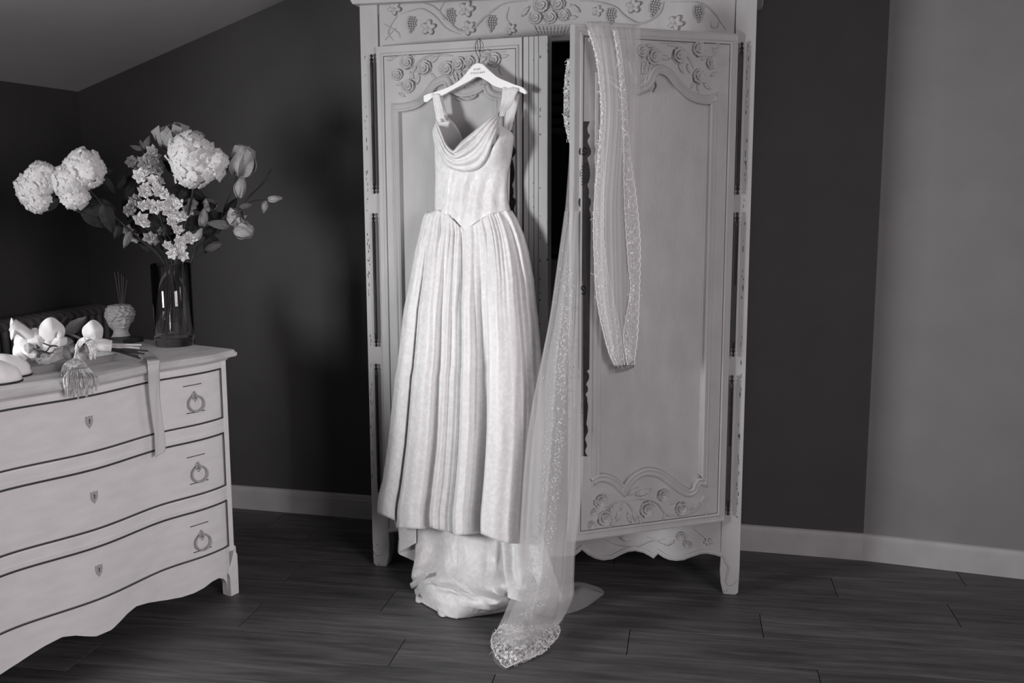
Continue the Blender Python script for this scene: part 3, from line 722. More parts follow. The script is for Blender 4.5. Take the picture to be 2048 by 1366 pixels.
for x, z in rows:
    y = -bow(x)-.002; zt = .1955
    P.append([(x, y, z), (x, y, zt), (x, y+.02, zt), (x, y+.02, z)])
mb.grid(P, closed_u=True)
mb.build('apron', M_CHEST, chest, CF.M, smooth=30)
foot = [(-.033, 0), (-.033, .11), (0, .19), (.0, .165), (.006, .155), (.007, .10), (.006, .0)]
for s in (0, 1):
    pr = [(x, z) if s == 0 else (-CL-x, z) for x, z in foot]
    MB().prism(pr, -.012, .035).build('foot', M_CHEST, chest, CF.M, mods=[('bevel', .003)])
for x0 in (-.04, -CL): MB().box(x0, x0+.04, CD-.05, CD, 0, .2).build('foot', M_CHEST, chest, CF.M)
# ================================================================== THINGS ON THE CHEST
TZ = .9305

VC = onz(350, 690, TZ)
fa = math.atan2(-(VC.x-CAM.x), VC.y-CAM.y)
VF = Frame((VC.x, VC.y, 0), fa)               # upright frame through the vase, facing the room
def vz(F, py, px=350, off=0): return F.px(px, py, off).z
zt_v = vz(VF, 527)
R0 = .0725
vase = MB().lathe([(0, TZ+.001), (R0*.97, TZ+.001), (R0, TZ+.004), (R0, zt_v-.002), (R0-.002, zt_v), (R0-.004, zt_v-.002), (R0-.004, TZ+.045), (R0-.010, TZ+.035), (0, TZ+.033)], 48, M=Matrix.Translation((0, 0, -TZ))).build('vase', M_GLASS, None, Matrix.Translation((VC.x, VC.y, TZ)), smooth=50)
prop(vase, 'tall clear glass cylinder vase with a thick base, holding the big bouquet on the chest', 'vase')

# petals and flowers ------------------------------------------------
def petal_rows(L, W, cup=.3, curl=.3, ruffle=0, n=7, m=7, base=.15, ph=0):
    rows = []
    for i in range(n):
        u = i/(n-1); w = W*(base*(1-u)+sin(pi*min(1, u*.93+.04))**.65)*.5
        if i == n-1: w *= .55
        row = []
        for j in range(m):
            v = -1+2*j/(m-1)
            y = cup*W*(v*v)*u-curl*L*u*u+ruffle*L*sin(v*5+ph+u*4)*u
            row.append((w*v, -y, L*(u-.06*v*v*u)))
        rows.append(row)
    return rows
def floret_mesh(name='floret', k=4, L=.6, W=.72, cup=.30, curl=.10, m=M_PETAL, seed=0):
    rnd = random.Random(seed); mb = MB()
    for q in range(k):
        M = Matrix.Rotation(2*pi*q/k+rnd.uniform(-.1, .1), 4, 'Y') @ Matrix.Rotation(rnd.uniform(-.25, .15), 4, 'X')
        mb.grid(petal_rows(L, W*rnd.uniform(.9, 1.1), -cup*rnd.uniform(.5, 1.3), curl, .05, 5, 5, .3, rnd.random()*6), M=M)
    mb.ball((0, -.03, 0), .06, 6, 4)
    return mb.mesh(name, m, smooth=80)
def blossom_mesh(name='blossom', m=M_PETAL, seed=0):
    rnd = random.Random(seed); mb = MB()
    for ring, (k, L, W, tilt) in enumerate(((6, 1.0, .62, .25), (5, .8, .55, .65), (4, .55, .45, 1.05))):
        for q in range(k):
            M = Matrix.Rotation(2*pi*q/k+ring*.5+rnd.uniform(-.15, .15), 4, 'Y') @ Matrix.Rotation(tilt+rnd.uniform(-.15, .15), 4, 'X')
            mb.grid(petal_rows(L*rnd.uniform(.85, 1.1), W, -.25, -.12, .06, 5, 5, .3, rnd.random()*6), M=M)
    return mb.mesh(name, m, smooth=80)
def tulip_mesh(name, m, k=6, L=1.0, W=.85, openn=.45, seed=0, cup=-.5):
    """a cup of petals opening along +Z"""
    rnd = random.Random(seed); mb = MB()
    for q in range(k):
        inner = q % 2
        M = Matrix.Rotation(2*pi*q/k+rnd.uniform(-.1, .1), 4, 'Z') @ Matrix.Rotation(openn*(.75 if inner else 1)+rnd.uniform(-.08, .08), 4, 'X')
        rows = petal_rows(L*rnd.uniform(.92, 1.05), W, cup, 0, .02, 9, 7, .35, rnd.random()*6)
        rows = [[(x, y-.42*L*sin(pi*min(1, (z/L)))*.5-.02, z) for x, y, z in r] for r in rows]
        mb.grid(rows, M=M)
    return mb.mesh(name, m, smooth=80)
def leaf_mesh(name='leaf', m=M_LEAF, W=.45):
    rows = []
    for i in range(11):
        u = i/10; w = W*.5*sin(pi*u**.75)**.9; rows.append([(w*v, .06*abs(v)*-1-.12*u*u+.015*cos(u*22)*abs(v), u) for v in (-1, -.66, -.33, 0, .33, .66, 1)])
    return MB().grid(rows).mesh(name, m, smooth=80)
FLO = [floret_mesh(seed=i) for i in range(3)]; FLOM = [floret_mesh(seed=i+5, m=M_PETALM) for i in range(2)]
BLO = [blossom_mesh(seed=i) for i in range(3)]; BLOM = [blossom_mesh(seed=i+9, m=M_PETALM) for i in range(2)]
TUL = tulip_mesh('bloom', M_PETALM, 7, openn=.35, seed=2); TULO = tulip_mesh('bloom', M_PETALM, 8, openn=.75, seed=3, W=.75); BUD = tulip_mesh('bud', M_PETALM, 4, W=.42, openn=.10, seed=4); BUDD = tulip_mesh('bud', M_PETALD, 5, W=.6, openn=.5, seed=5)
LEAFM, LEAFP = leaf_mesh(), leaf_mesh('leaf', M_LEAFL, .38)
def face(F, px, py, off, dirv, r, spin=0):
    """matrix at a point of F with local -Y along dirv (F coordinates) and size r"""
    d = V(dirv).normalized(); y = -d; z = V((0, 0, 1)); x = y.cross(z)
    x = x.normalized() if x.length > 1e-4 else V((1, 0, 0)); z = x.cross(y)
    Rm = Matrix((x, y, z)).transposed().to_4x4()
    return F.M @ Matrix.Translation(F.px(px, py, off)) @ Rm @ Matrix.Rotation(spin, 4, 'Y') @ Matrix.Scale(r, 4)
def along(F, px, py, off, dirv, r, spin=0):
    """local +Z along dirv"""
    d = V(dirv).normalized(); x = d.cross(V((0, 1, 0))); x = x.normalized() if x.length > 1e-3 else V((1, 0, 0)); y = d.cross(x)
    Rm = Matrix((x, y, d)).transposed().to_4x4()
    return F.M @ Matrix.Translation(F.px(px, py, off)) @ Rm @ Matrix.Rotation(spin, 4, 'Z') @ Matrix.Scale(r, 4)
K = .00197
def stem_path(F, pts, foot):
    return cat([F.px(x, y, o) for x, y, o in pts]+[V(foot)], 6)
def leaf(par, F, x, y, off, dx, dy, L, me=None, dout=0, spin=0):
    inst('leaf', me or LEAFM, along(F, x, y, off, (dx, -dout, -dy), L*K, spin), par)
def stem_in_vase(k):                           # where stem k ends at the bottom of the vase
    a = k*2.4; r = .035+.015*((k*7) % 3)/2; return (r*cos(a), r*sin(a), TZ+.044)
def hydrangea(px, py, rpx, label, pts, k, lobes=((0, 0, 1),), leaves=(), n=75, squash=.8):
    z0 = MB().tube(stem_path(VF, pts, stem_in_vase(k)), .0042, 8)
    root = empty('hydrangea_stem', VF.M @ Matrix.Translation(stem_in_vase(k)), label, 'flower')
    z0.build('stem', M_STEM, root, VF.M, smooth=60)
    hm = VF.M @ Matrix.Translation(VF.px(px, py, pts[0][2]+.01))
    core = MB()
    for lx, ly, lr in lobes: core.ball((lx*K, 0, -ly*K), rpx*K*lr*.70, 16, 10, sc=(1, squash, 1))
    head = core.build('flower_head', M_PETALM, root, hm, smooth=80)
    for lx, ly, lr in lobes:
        rr = rpx*K*lr; N = int(n*lr*lr)
        for i in range(N):
            z = 1-2*(i+.5)/N; a = i*2.39996; q = sqrt(1-z*z); d = V((q*cos(a), -q*sin(a)*squash, z))
            if d.y > .35: continue
            j = random.uniform(.80, .93)
            c = VF.px(px+lx, py+ly, pts[0][2]+.01)+d*rr*j
            dd = (d+V((random.uniform(-.3, .3), -.1, random.uniform(-.3, .3)))).normalized()
            y = -dd; x = y.cross(V((0, 0, 1))); x.normalize(); zz = x.cross(y); Rm = Matrix((x, y, zz)).transposed().to_4x4()
            inst('floret', FLO[i % 3], VF.M @ Matrix.Translation(c) @ Rm @ Matrix.Rotation(random.random()*6, 4, 'Y') @ Matrix.Scale(random.uniform(.040, .050), 4), head)
    for l in leaves: leaf(root, VF, *l)
    return root
hydrangea(386, 318, 50, 'largest bright white hydrangea, highest and centred above the glass vase', [(390, 340, .06), (383, 400, .05), (366, 470, .02), (352, 540, 0)], 0, lobes=((-4, -8, .92), (2, 14, .88), (36, 8, .70), (-10, 22, .6)), n=70,
          leaves=((372, 372, .03, 30, 22, 46, None, .3), (392, 366, .02, -20, 26, 40, None, .3), (350, 400, .0, -20, 30, 38), (378, 405, -.02, 25, 10, 40)))
hydrangea(158, 352, 42, 'white hydrangea reaching left, nearer the vase of the two', [(172, 372, .04), (215, 420, .03), (270, 470, .01), (330, 530, 0)], 1, lobes=((10, -14, .95), (-20, 12, .85), (-8, 42, .60)), n=62,
          leaves=((178, 388, .06, -46, 10, 46, None, .3), (205, 405, .05, 10, 40, 60), (232, 420, .04, -50, -8, 76, LEAFM, .1), (198, 350, .0, 18, 26, 46, None, .1), (196, 345, .0, 24, -4, 30), (245, 440, 0, -18, 40, 40), (262, 462, .03, -14, 30, 36, LEAFP)))
hydrangea(76, 372, 38, 'white hydrangea at the far left tip of the bouquet', [(92, 388, .03), (150, 420, .01), (240, 455, 0), (335, 535, 0)], 2, lobes=((8, -16, .82), (-10, 6, .85), (0, 28, .70)), n=54,
          leaves=((112, 392, .05, -46, -2, 52, None, .3), (118, 398, .06, -36, 22, 46, None, .3), (150, 415, .0, -24, -16, 40), (160, 425, .02, 40, 16, 70)))
def branch(name, label, paths, k, blooms, leaves=(), r=.0035, group=None):
    root = empty(name, VF.M @ Matrix.Translation(stem_in_vase(k)), label, 'flower', group)
    main = paths[0]
    MB().tube(stem_path(VF, main, stem_in_vase(k)), lambda t: r*(.55+.6*t), 8).build('stem', M_STEM, root, VF.M, smooth=60)
    for p in paths[1:]:
        MB().tube(cat([VF.px(x, y, o) for x, y, o in p], 6), lambda t: r*(.35+.5*t), 6).build('twig', M_STEM, root, VF.M, smooth=60)
    for b in blooms: inst(b[0], b[1], b[2], root)
    for l in leaves: leaf(root, VF, *l)
    return root
B = lambda me, x, y, o, d, r, s=0, nm='bloom': (nm, me, along(VF, x, y, o, d, r*K, s))
Fc = lambda me, x, y, o, d, r, nm='blossom': (nm, me, face(VF, x, y, o, d, r*K, random.random()*6))
branch('magnolia_branch', 'dark magnolia branch reaching right with pale cups, buds and a bare forked tip',
       [[(543, 338, 0), (520, 372, 0), (497, 395, 0), (468, 432, .0), (430, 468, 0), (385, 515, 0)]][0:1] +
       [[(536, 400, .0), (505, 402, 0), (480, 420, 0)], [(474, 352, .02), (462, 385, .01), (447, 420, 0), (438, 462, 0)], [(478, 395, .0), (460, 412, 0), (450, 440, 0)], [(540, 355, 0), (528, 366, 0), (515, 378, 0)], [(482, 452, 0), (455, 450, 0), (435, 468, 0)], [(440, 498, .02), (415, 500, 0), (392, 515, 0)], [(403, 452, .02), (396, 480, .01), (385, 520, 0)]],
       3, [B(TUL, 474, 350, .03, (.35, -.25, 1), 58), B(BUD, 478, 395, .02, (.15, -.1, .9), 42, 1, 'bud'), B(BUD, 536, 399, 0, (1, -.1, .08), 26, 0, 'bud'), B(BUD, 532, 402, .0, (-.28, -.1, -1), 24, 1, 'bud'),
           B(TULO, 466, 440, .03, (.35, -.8, .35), 30), B(TUL, 470, 455, .04, (.9, -.35, -.3), 36), B(BUD, 403, 452, .02, (.25, -.2, 1), 34, 0, 'bud'), B(BUDD, 415, 408, .01, (.2, -.9, -.1), 28), B(BUD, 392, 480, .02, (.5, -.1, .9), 24, 0, 'bud')],
       leaves=((462, 452, .05, -42, -6, 46, LEAFP, .1), (408, 500, .03, 38, -12, 38, LEAFP, .1), (450, 430, .0, 20, -26, 40), (430, 440, .02, -16, -40, 46), (478, 415, .01, 26, -6, 28, LEAFP), (420, 470, .01, -10, 34, 38), (408, 470, 0, 30, 12, 30)))
branch('peony_stem', 'pale open bloom half hidden behind the top of the largest hydrangea', [[(350, 292, -.07), (352, 350, -.06), (352, 440, -.02), (350, 530, 0)]], 4,
       [B(TULO, 350, 300, -.08, (-.15, -.35, 1), 52, 0), B(TUL, 385, 295, -.08, (.5, -.3, 1), 34, 0)])
bl = []
for x, y, r in [(280, 352, 15), (290, 347, 10), (306, 361, 13), (289, 385, 15), (290, 374, 10), (318, 383, 15), (330, 390, 12), (312, 376, 11), (286, 412, 12), (299, 410, 12), (311, 415, 14), (321, 411, 11), (344, 402, 15), (356, 410, 13), (337, 424, 15), (330, 414, 11), (362, 434, 14), (343, 443, 13), (352, 430, 11), (281, 440, 16), (290, 447, 11), (355, 460, 12), (381, 478, 14), (374, 472, 9), (360, 483, 14), (335, 491, 10), (345, 507, 12), (366, 510, 12), (356, 497, 12), (366, 494, 10)]:
    bl.append(Fc(BLO[len(bl) % 3], x, y, .075+random.uniform(-.015, .02), (random.uniform(-.6, .6), -1, random.uniform(-.3, .7)), r*1.05))
branch('blossom_branch', 'bright white double blossom sprays cascading down the front of the bouquet to the vase rim',
       [[(283, 352, .05), (300, 385, .055), (322, 410, .06), (343, 440, .06), (356, 480, .06), (357, 515, .05), (352, 560, .02)], [(283, 440, .06), (310, 450, .05), (335, 470, .05), (352, 500, .05)], [(381, 478, .06), (368, 496, .05), (358, 512, .05)], [(288, 385, .06), (312, 390, .06)], [(362, 434, .06), (352, 460, .06)]], 5, bl, r=.0022)
bl = []
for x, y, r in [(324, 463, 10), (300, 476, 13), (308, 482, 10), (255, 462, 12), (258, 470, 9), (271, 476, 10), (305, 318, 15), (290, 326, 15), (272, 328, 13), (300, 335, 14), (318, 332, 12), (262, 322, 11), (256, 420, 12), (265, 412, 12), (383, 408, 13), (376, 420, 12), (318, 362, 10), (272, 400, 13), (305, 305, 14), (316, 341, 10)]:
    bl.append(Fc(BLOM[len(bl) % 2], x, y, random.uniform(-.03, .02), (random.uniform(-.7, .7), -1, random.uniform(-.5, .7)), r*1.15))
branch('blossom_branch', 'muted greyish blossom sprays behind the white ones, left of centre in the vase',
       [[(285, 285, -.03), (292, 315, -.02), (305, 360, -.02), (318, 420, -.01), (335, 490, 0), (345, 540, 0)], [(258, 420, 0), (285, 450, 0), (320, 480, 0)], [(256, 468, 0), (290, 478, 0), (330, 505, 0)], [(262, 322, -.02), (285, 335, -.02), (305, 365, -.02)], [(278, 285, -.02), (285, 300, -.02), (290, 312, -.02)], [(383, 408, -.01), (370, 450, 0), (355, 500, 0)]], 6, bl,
       leaves=((287, 300, -.02, 12, -26, 30, LEAFP), (285, 300, -.02, -22, -8, 24, LEAFP), (285, 298, -.02, -4, -22, 18, LEAFP), (262, 350, -.02, -10, 46, 52), (250, 345, 0, -14, 30, 36), (272, 372, -.02, -22, 34, 50), (282, 395, -.03, -26, 40, 50), (300, 430, -.03, -24, 30, 44), (318, 450, -.03, 20, 40, 44), (330, 380, -.04, 10, 50, 50), (270, 440, -.03, -10, 36, 40), (340, 470, -.04, 30, 20, 40), (300, 465, -.03, -34, 24, 40), (365, 460, -.03, 30, -14, 44), (310, 500, -.02, -22, -10, 34), (336, 440, .02, -8, 34, 36)))
for i in range(5):
    x = [325, 340, 362, 376, 352][i]
    branch('leafy_twig', ['leftmost dark leafy filler twig low behind the muted blossoms in the vase', 'dark leafy filler twig rising left of the vase centre behind white blossoms', 'dark leafy filler twig under the largest hydrangea, right of centre', 'rightmost dark leafy filler twig leaning toward the magnolia branch', 'tallest dark leafy filler twig straight behind the white blossom sprays'][i], [[(x+(-30, -12, 20, 42, 5)[i], (400, 372, 395, 430, 350)[i], -.05), (x+(-14, -6, 12, 20, 2)[i], 460, -.03), (x*.6+140, 530, 0)]], 8+i, [],
           leaves=tuple((x+(-30, -12, 20, 42, 5)[i]*t, 530-(530-(400, 372, 395, 430, 350)[i])*t, -.04*t, sx*26, -18+10*t, 46-8*t, None, .1) for t, sx in ((.45, -1), (.6, 1), (.75, -1), (.9, 1), (1, -.3))), group='dark leafy filler twigs in the glass vase')

# bust-shaped diffuser --------------------------------------------------
BC = onz(243, 681, TZ); bfa = math.atan2(-(BC.x-CAM.x), BC.y-CAM.y); BF = Frame((BC.x, BC.y, 0), bfa)
ztop = BF.px(243, 609).z
H = ztop-TZ
bust = empty('bust_diffuser', BF.M @ Matrix.Translation((0, 0, TZ)), 'matte grey classical woman\'s head pot with reed sticks, beside the glass vase', 'diffuser')
def g(x, s): return exp(-(x/s)**2)
rows = []; nz_, nt_ = 90, 120
prof = [(0, .80), (.05, .76), (.13, .60), (.21, .50), (.28, .47), (.34, .52), (.40, .60), (.50, .70), (.60, .79), (.70, .86), (.80, .85), (.90, .76), (.97, .60), (1.0, .50)]
RB = .056
for i in range(nz_+1):
    h = i/nz_; rr = sinterp(prof, h); row = []
    for j in range(nt_):
        a = 2*pi*j/nt_; th = (a-pi/2*3+pi) % (2*pi)-pi      # 0 = face direction (-Y)
        r = rr*(1+.04*cos(2*a))
        fx = th
        face_w = g(fx, .95)
        if .30 < h < .78:
            r -= .05*face_w*g(h-.55, .18)                     # flatten the face plane
            r += .24*g(fx, .13)*max(0, 1-abs(h-.525)/.075)**.8*(1.15-(h-.48)*3)     # nose
            r += .10*g(fx, .10)*g(h-.60, .04)                # bridge
            for s in (-1, 1):
                r -= .14*g(fx-s*.36, .19)*g(h-.575, .030)    # eye sockets
                r += .045*g(fx-s*.33, .12)*g(h-.568, .013)    # lids
                r += .09*g(fx-s*.38, .26)*g(h-.615, .018)    # brows
                r += .035*g(fx-s*.50, .22)*g(h-.50, .05)      # cheeks
            r += .09*g(fx, .19)*g(h-.448, .012)+.09*g(fx, .17)*g(h-.422, .011)-.05*g(fx, .24)*g(h-.435, .006)
            r += .15*g(fx, .28)*g(h-.375, .030)
        hl = .665+.03*cos(fx*2)-.26*max(0, abs(fx)-.75)        # hairline
        if h > hl and h < .99:
            k = min(1, (h-hl)/.03); q = sin(fx*13+sin(h*38)*1.6+h*16)
            r += k*(.085+.05*q+.03*sin(h*70+fx*6+2*q))
        row.append((RB*r*cos(a)*.98, RB*r*sin(a)*1.05, H*h))
    rows.append(row)
mb = MB(); mb.grid(rows, closed_u=True)
top = rows[-1]; inn = [[(x*s, y*s, H+dz) for x, y, z in top] for s, dz in ((.9, 0), (.82, -.004), (.8, -.02), (.0, -.02))]
mb.grid([top]+inn, closed_u=True); mb.f.append(tuple(range(nt_)))
mb.build('head_pot', M_CLAY, bust, BF.M @ Matrix.Translation((0, 0, TZ)) @ Matrix.Rotation(radians(22), 4, 'Z'), smooth=80)
for x, y, x0, o in ((229, 545, 240, .01), (236, 543, 242, -.01), (247, 553, 245, .0), (254, 559, 247, .01), (243, 548, 243, -.015)):
    MB().tube([BF.px(x0, 612, 0)-V((0, 0, .0)), BF.px(x, y, o)], .0011, 6).build('reed', M_REED, bust, BF.M)
# tray ------------------------------------------------------------------
def chp(px, py, z=TZ):                         # pixel on a level plane -> chest frame
    p = CF.I @ onz(px, py, z); return p
a, b = chp(60, 752), chp(243, 722)
TM = CF.M @ Matrix.Translation(((a.x+b.x)/2, 0, TZ))
tl = (b-a).length/2; ty = (a.y+b.y)/2
rows = []
def rrect(hx, y0, y1, r, z, n=6):
    P = []
    for cx_, cy_, a0 in ((hx-r, y0+r, -pi/2), (hx-r, y1-r, 0), (-hx+r, y1-r, pi/2), (-hx+r, y0+r, pi)):
        for i in range(n+1): t = a0+pi/2*i/n; P.append((cx_+r*cos(t), cy_+r*sin(t), z))
    return P
lv = [(-.020, .002), (-.016, .0005), (-.004, .020), (-.001, .024), (-.004, .0265), (-.009, .0245), (-.020, .008), (-.030, .006)]
tr = MB(); rws = [rrect(tl+o, ty-.0-o, ty+.17+o, .02, z) for o, z in lv]; tr.grid(rws, closed_u=True); k = len(rws[0]); tr.f.append(tuple(range(k))); tr.f.append(tuple(range(len(tr.v)-k, len(tr.v))))
tray = tr.build('tray', M_TRAY, None, TM, smooth=40); prop(tray, 'shallow pale rectangular wooden tray under the tied orchid bouquet on the chest', 'tray')
# dark book or box under the stems
p = chp(262, 690); bk = MB()
bk.box(-.055, .055, -.04, .05, .0005, .004); bk.box(-.053, .054, -.038, .048, .004, .016); bk.box(-.055, .055, -.04, .05, .016, .019)
bm_ = CF.M @ Matrix.Translation((p.x+.03, p.y+.07, TZ)) @ Matrix.Rotation(radians(8), 4, 'Z')
o = bk.build('notebook', M_BOOK, None, bm_, mods=[('bevel', .001)]); prop(o, 'small dark notebook lying between the head pot and the glass vase', 'book')
# tied bouquet lying on the tray --------------------------------------------
OC = onz(150, 738, TZ); OF = Frame((OC.x, OC.y, 0), math.atan2(-(OC.x-CAM.x), OC.y-CAM.y))
KB = .0017
bq = empty('tied_bouquet', OF.M @ Matrix.Translation((0, -.02, TZ+.03)), 'bridal bouquet of white orchids and calla lying on the tray, its bound stems pointing right', 'bouquet')
def al2(x, y, o, d, r, s=0):
    return along(OF, x, y, o, d, r*KB, s)
# calla lilies
def calla(pts, r0, r1, name='calla'):
    P = cat([OF.px(x, y, o) for x, y, o in pts], 6); mb = MB(); mb.tube(P, lambda t: r1+(r0-r1)*(t**1.6), 12, cap=False, flat=.8)
    return mb.build(name, M_PETAL, bq, OF.M, smooth=80, mods=[('solid', .0012)])
calla([(92, 690, .03), (65, 675, .04), (40, 658, .05), (29, 652, .055), (25, 650, .055)], .026, .020)
rows = []
for i in range(9):
    u = i/8; rows.append([tuple(OF.px(24+5*sin(v*pi)-2*u, 636+u*0+44*v, .056+.02*sin(u*pi))+V((.012*(u-.5)*2*sin(pi*v)**.6, 0, 0))) for v in [j/12 for j in range(13)]])
MB().grid(rows).build('calla_lip', M_PETAL, bq, OF.M, smooth=80, mods=[('solid', .002)])
def bigpetal(x, y, rx, ry, off, tilt=0, yaw=0, rollz=0, m=M_PETAL, dome=.4, name='petal'):
    rows = []
    for i in range(11):
        r = i/10; row = []
        for j in range(28):
            a = 2*pi*j/28; q = 1+.05*sin(3*a+x)+.03*sin(5*a)
            row.append((rx*KB*r*q*cos(a), -dome*rx*KB*(1-r*r)+.004*sin(4*a+y)*r*r, ry*KB*r*q*sin(a)))
        rows.append(row)
    M = OF.M @ Matrix.Translation(OF.px(x, y, off)) @ Matrix.Rotation(yaw, 4, 'Z') @ Matrix.Rotation(tilt, 4, 'X') @ Matrix.Rotation(rollz, 4, 'Y')
    return MB().grid(rows, closed_u=True).build(name, m, bq, M, smooth=80)
bigpetal(103, 664, 23, 27, .045, .1, .2); bigpetal(118, 684, 17, 10, .06, -.5, .3, -.4, dome=.5); bigpetal(92, 690, 18, 12, .05, -.4, -.3, .3); bigpetal(186, 663, 19, 21, .03, 0, .1, dome=.75); bigpetal(187, 678, 14, 14, .03, -.2, .2, dome=.8)
bigpetal(52, 682, 22, 20, .03, -.2, -.3, .4); bigpetal(43, 700, 17, 22, .04, -.1, -.5, .2); bigpetal(72, 676, 16, 18, .05, -.3, .1); bigpetal(60, 702, 14, 12, .06, -.5, .1, .8)
bigpetal(120, 700, 15, 16, .045, -.2, .5, .3, M_PETALM); bigpetal(136, 706, 14, 14, .05, -.4, .2, .3, M_PETALD); bigpetal(88, 716, 18, 12, .055, -.5, .0, .2, M_PETALM); bigpetal(112, 714, 16, 9, .06, -.6, 0, -.3, M_PETALM)
bigpetal(76, 712, 12, 14, .05, -.1, -.2, .5, M_PETALM); bigpetal(58, 696, 9, 10, .07, 0, 0, 0, M_PETALM, .7)
bigpetal(150, 700, 14, 12, .045, -.2, 0, 0, M_PETALD, .6); bigpetal(133, 688, 12, 14, .035, 0, 0, 0, M_PETALD, .5); bigpetal(160, 712, 14, 10, .05, -.4, 0, .3, M_PETALM, .5)
for i, (x, y) in enumerate(((86, 713), (79, 722))):
    inst('orchid_lip', BLOM[0], face(OF, x, y, .085, (.2, -1, .3), 6*KB), bq)
for a in range(7):
    t = -1.2+a*.4; MB().tube([OF.px(115, 672, .075), OF.px(115+9*cos(t), 672-9*sin(t)-2, .08)], lambda u: .0022*(1-.7*u), 6).build('orchid_lip', M_PETAL, bq, OF.M, smooth=80)
for L in ([(67, 697, .08), (78, 702, .085), (92, 703, .085), (102, 692, .08), (117, 693, .07)], [(79, 716, .085), (79, 706, .085), (70, 698, .08)], [(86, 686, .08), (98, 691, .08), (103, 694, .08)], [(90, 703, .085), (99, 708, .08)], [(72, 690, .085), (80, 697, .085)]):
    MB().tube(cat([OF.px(x, y, o) for x, y, o in L], 5), .0022, 7).build('orchid_twig', M_STEM, bq, OF.M, smooth=60)
inst('leaf', leaf_mesh('leaf', M_LEAFL, .55), al2(132, 668, .0, (.85, -.1, .62), 48, .4), bq)
inst('leaf', LEAFM, al2(122, 655, .0, (.6, -.1, .9), 26, .4), bq)
MB().tube(cat([OF.px(128, 664, .02), OF.px(150, 672, .03), OF.px(180, 688, .03)], 6), lambda t: .006-.002*t, 8).build('bud', M_LEAFL, bq, OF.M, smooth=60)
# bound handle and cut stems
MB().tube(cat([OF.px(170, 693, .035), OF.px(195, 690, .035), OF.px(223, 692, .035)], 6), lambda t: .024-.004*t+.001*sin(t*60), 16).build('binding', M_RIBBON, bq, OF.M, smooth=60)
for i in range(9):
    y0 = 687+i*1.5; x1 = 283-(i*7) % 17
    MB().tube([OF.px(215, 688+i*1.2, .03+.012*sin(i*2.1)), OF.px(x1, y0+3+i*.6, .03+.016*sin(i*2.1+1))], .0034, 8).build('cut_stem', M_STEML if i < 6 else M_STEM, bq, OF.M, smooth=60)
for i, (x1, y1) in enumerate(((296, 702), (289, 708), (281, 717), (277, 712))):
    MB().tube([OF.px(222, 696+i*1.5, .03), OF.px(x1, y1, .05)], .0030, 8).build('cut_stem', M_STEM, bq, OF.M, smooth=60)
A = CF.M
def cpt(px, py, o):                            # on the serpentine front of the chest, o in front
    best = CF.px(px, py, .03)
    for _ in range(4): best = CF.px(px, py, bow(best.x)+o)
    return CF.M @ best
def tpt(px, py, dz=.0015): return onz(px, py, TZ+dz)
# amaranthus strands hanging over the front edge
def strand(pts, r=.0042):
    r *= .62
    P = cat([p[1] if p[0] == 'w' else OF.px(*p) for p in pts], 8); ph = random.random()*9
    mb = MB(); P = resample(P, max(16, int(sum((b-a).length for a, b in zip(P, P[1:]))/.0035)))
    mb.tube(P, lambda t: r*(.55+.75*abs(sin(t*len(P)*1.1+ph))+.25*random.random())*(1-.25*t), 6)
    return mb.build('amaranth_strand', M_AMA, bq, OF.M, smooth=60)
ed = .13                                       # how far the chest edge stands in front of this frame
for i in range(8):
    a = i/7; strand([(150+6*a, 700-10*sin(a*3), .06), (158+18*a, 681-6*sin(a*2.5), .07+.02*a), (170+20*a, 682+4*a, .08), (180+13*a, 700, .08), (184+10*a-4, 716+4*sin(i), .075)], .0036)
OI = OF.I
def hang(x, y, o=.05): return ('w', OI @ cpt(x, y, o))
def tp(x, y, dz=.012): return ('w', OI @ tpt(x, y, dz))
for i in range(19):
    a = i/18; x1 = 127+70*a+random.uniform(-3, 3); yb = 770+24*sin(pi*(a*.9+.1))+random.uniform(-12, 8)
    if .42 < a < .60: yb -= 22
    strand([(155, 690, .06), (150+8*a, 712, .085), tp(146+26*a, 730, .022), tp(138+44*a, 742, .012), hang(x1, 757, .050), hang(x1+1, yb, .045)], .0042)
for i in range(8):
    a = i/7; x1 = 124+14*a; strand([(152, 715, .07), (140+4*a, 722, .10), (x1+6, 728+4*a, .12), tp(x1, 740+5*a, .008), tp(x1+4*sin(i), 752+4*a, .006)], .0036)
for i in range(6):
    x = 134+i*3.2+random.uniform(-1, 1); strand([(150, 722, .09), tp(x+4, 738, .014), hang(x, 757, .055), hang(x+2, 793-i*3, .05)], .0038)
# ribbon ------------------------------------------------------------------
rows = []
def rib(pl, pr, off, n=7):
    a = OF.px(pl[0], pl[1], off); b = OF.px(pr[0], pr[1], off); return [a.lerp(b, j/(n-1))+V((0, -.002*sin(j*1.3+pl[1]*.05), 0)) for j in range(n)]
OFr = Frame((onz(300, 722, TZ+.002).x, onz(300, 722, TZ+.002).y, 0), OF.M.to_euler().z)
rowsW = [[tpt(283, 704), tpt(296, 702)], [tpt(284, 710), tpt(303, 708)], [tpt(288, 716), tpt(311, 713)],
         [cpt(294, 722, .038), cpt(318, 718.5, .038)], [cpt(296, 733, .046), cpt(320, 729, .046)], [cpt(297, 745, .047), cpt(320, 742, .047)], [cpt(298, 770, .034), cpt(321, 768, .034)], [cpt(300, 800, .030), cpt(321, 798, .030)], [cpt(304, 840, .027), cpt(325, 838, .027)], [cpt(308, 870, .026), cpt(328, 866, .026)], [cpt(309, 895, .026), cpt(330, 890, .026)], [cpt(310, 916, .026), cpt(330, 903, .026)]]
cl = cat([r[0] for r in rowsW], 5); cr = cat([r[1] for r in rowsW], 5)
rows = [[a.lerp(b, j/8)+V((.0022*sin(j*.8+i*.16), 0, 0)) for j in range(9)] for i, (a, b) in enumerate(zip(cl, cr))]
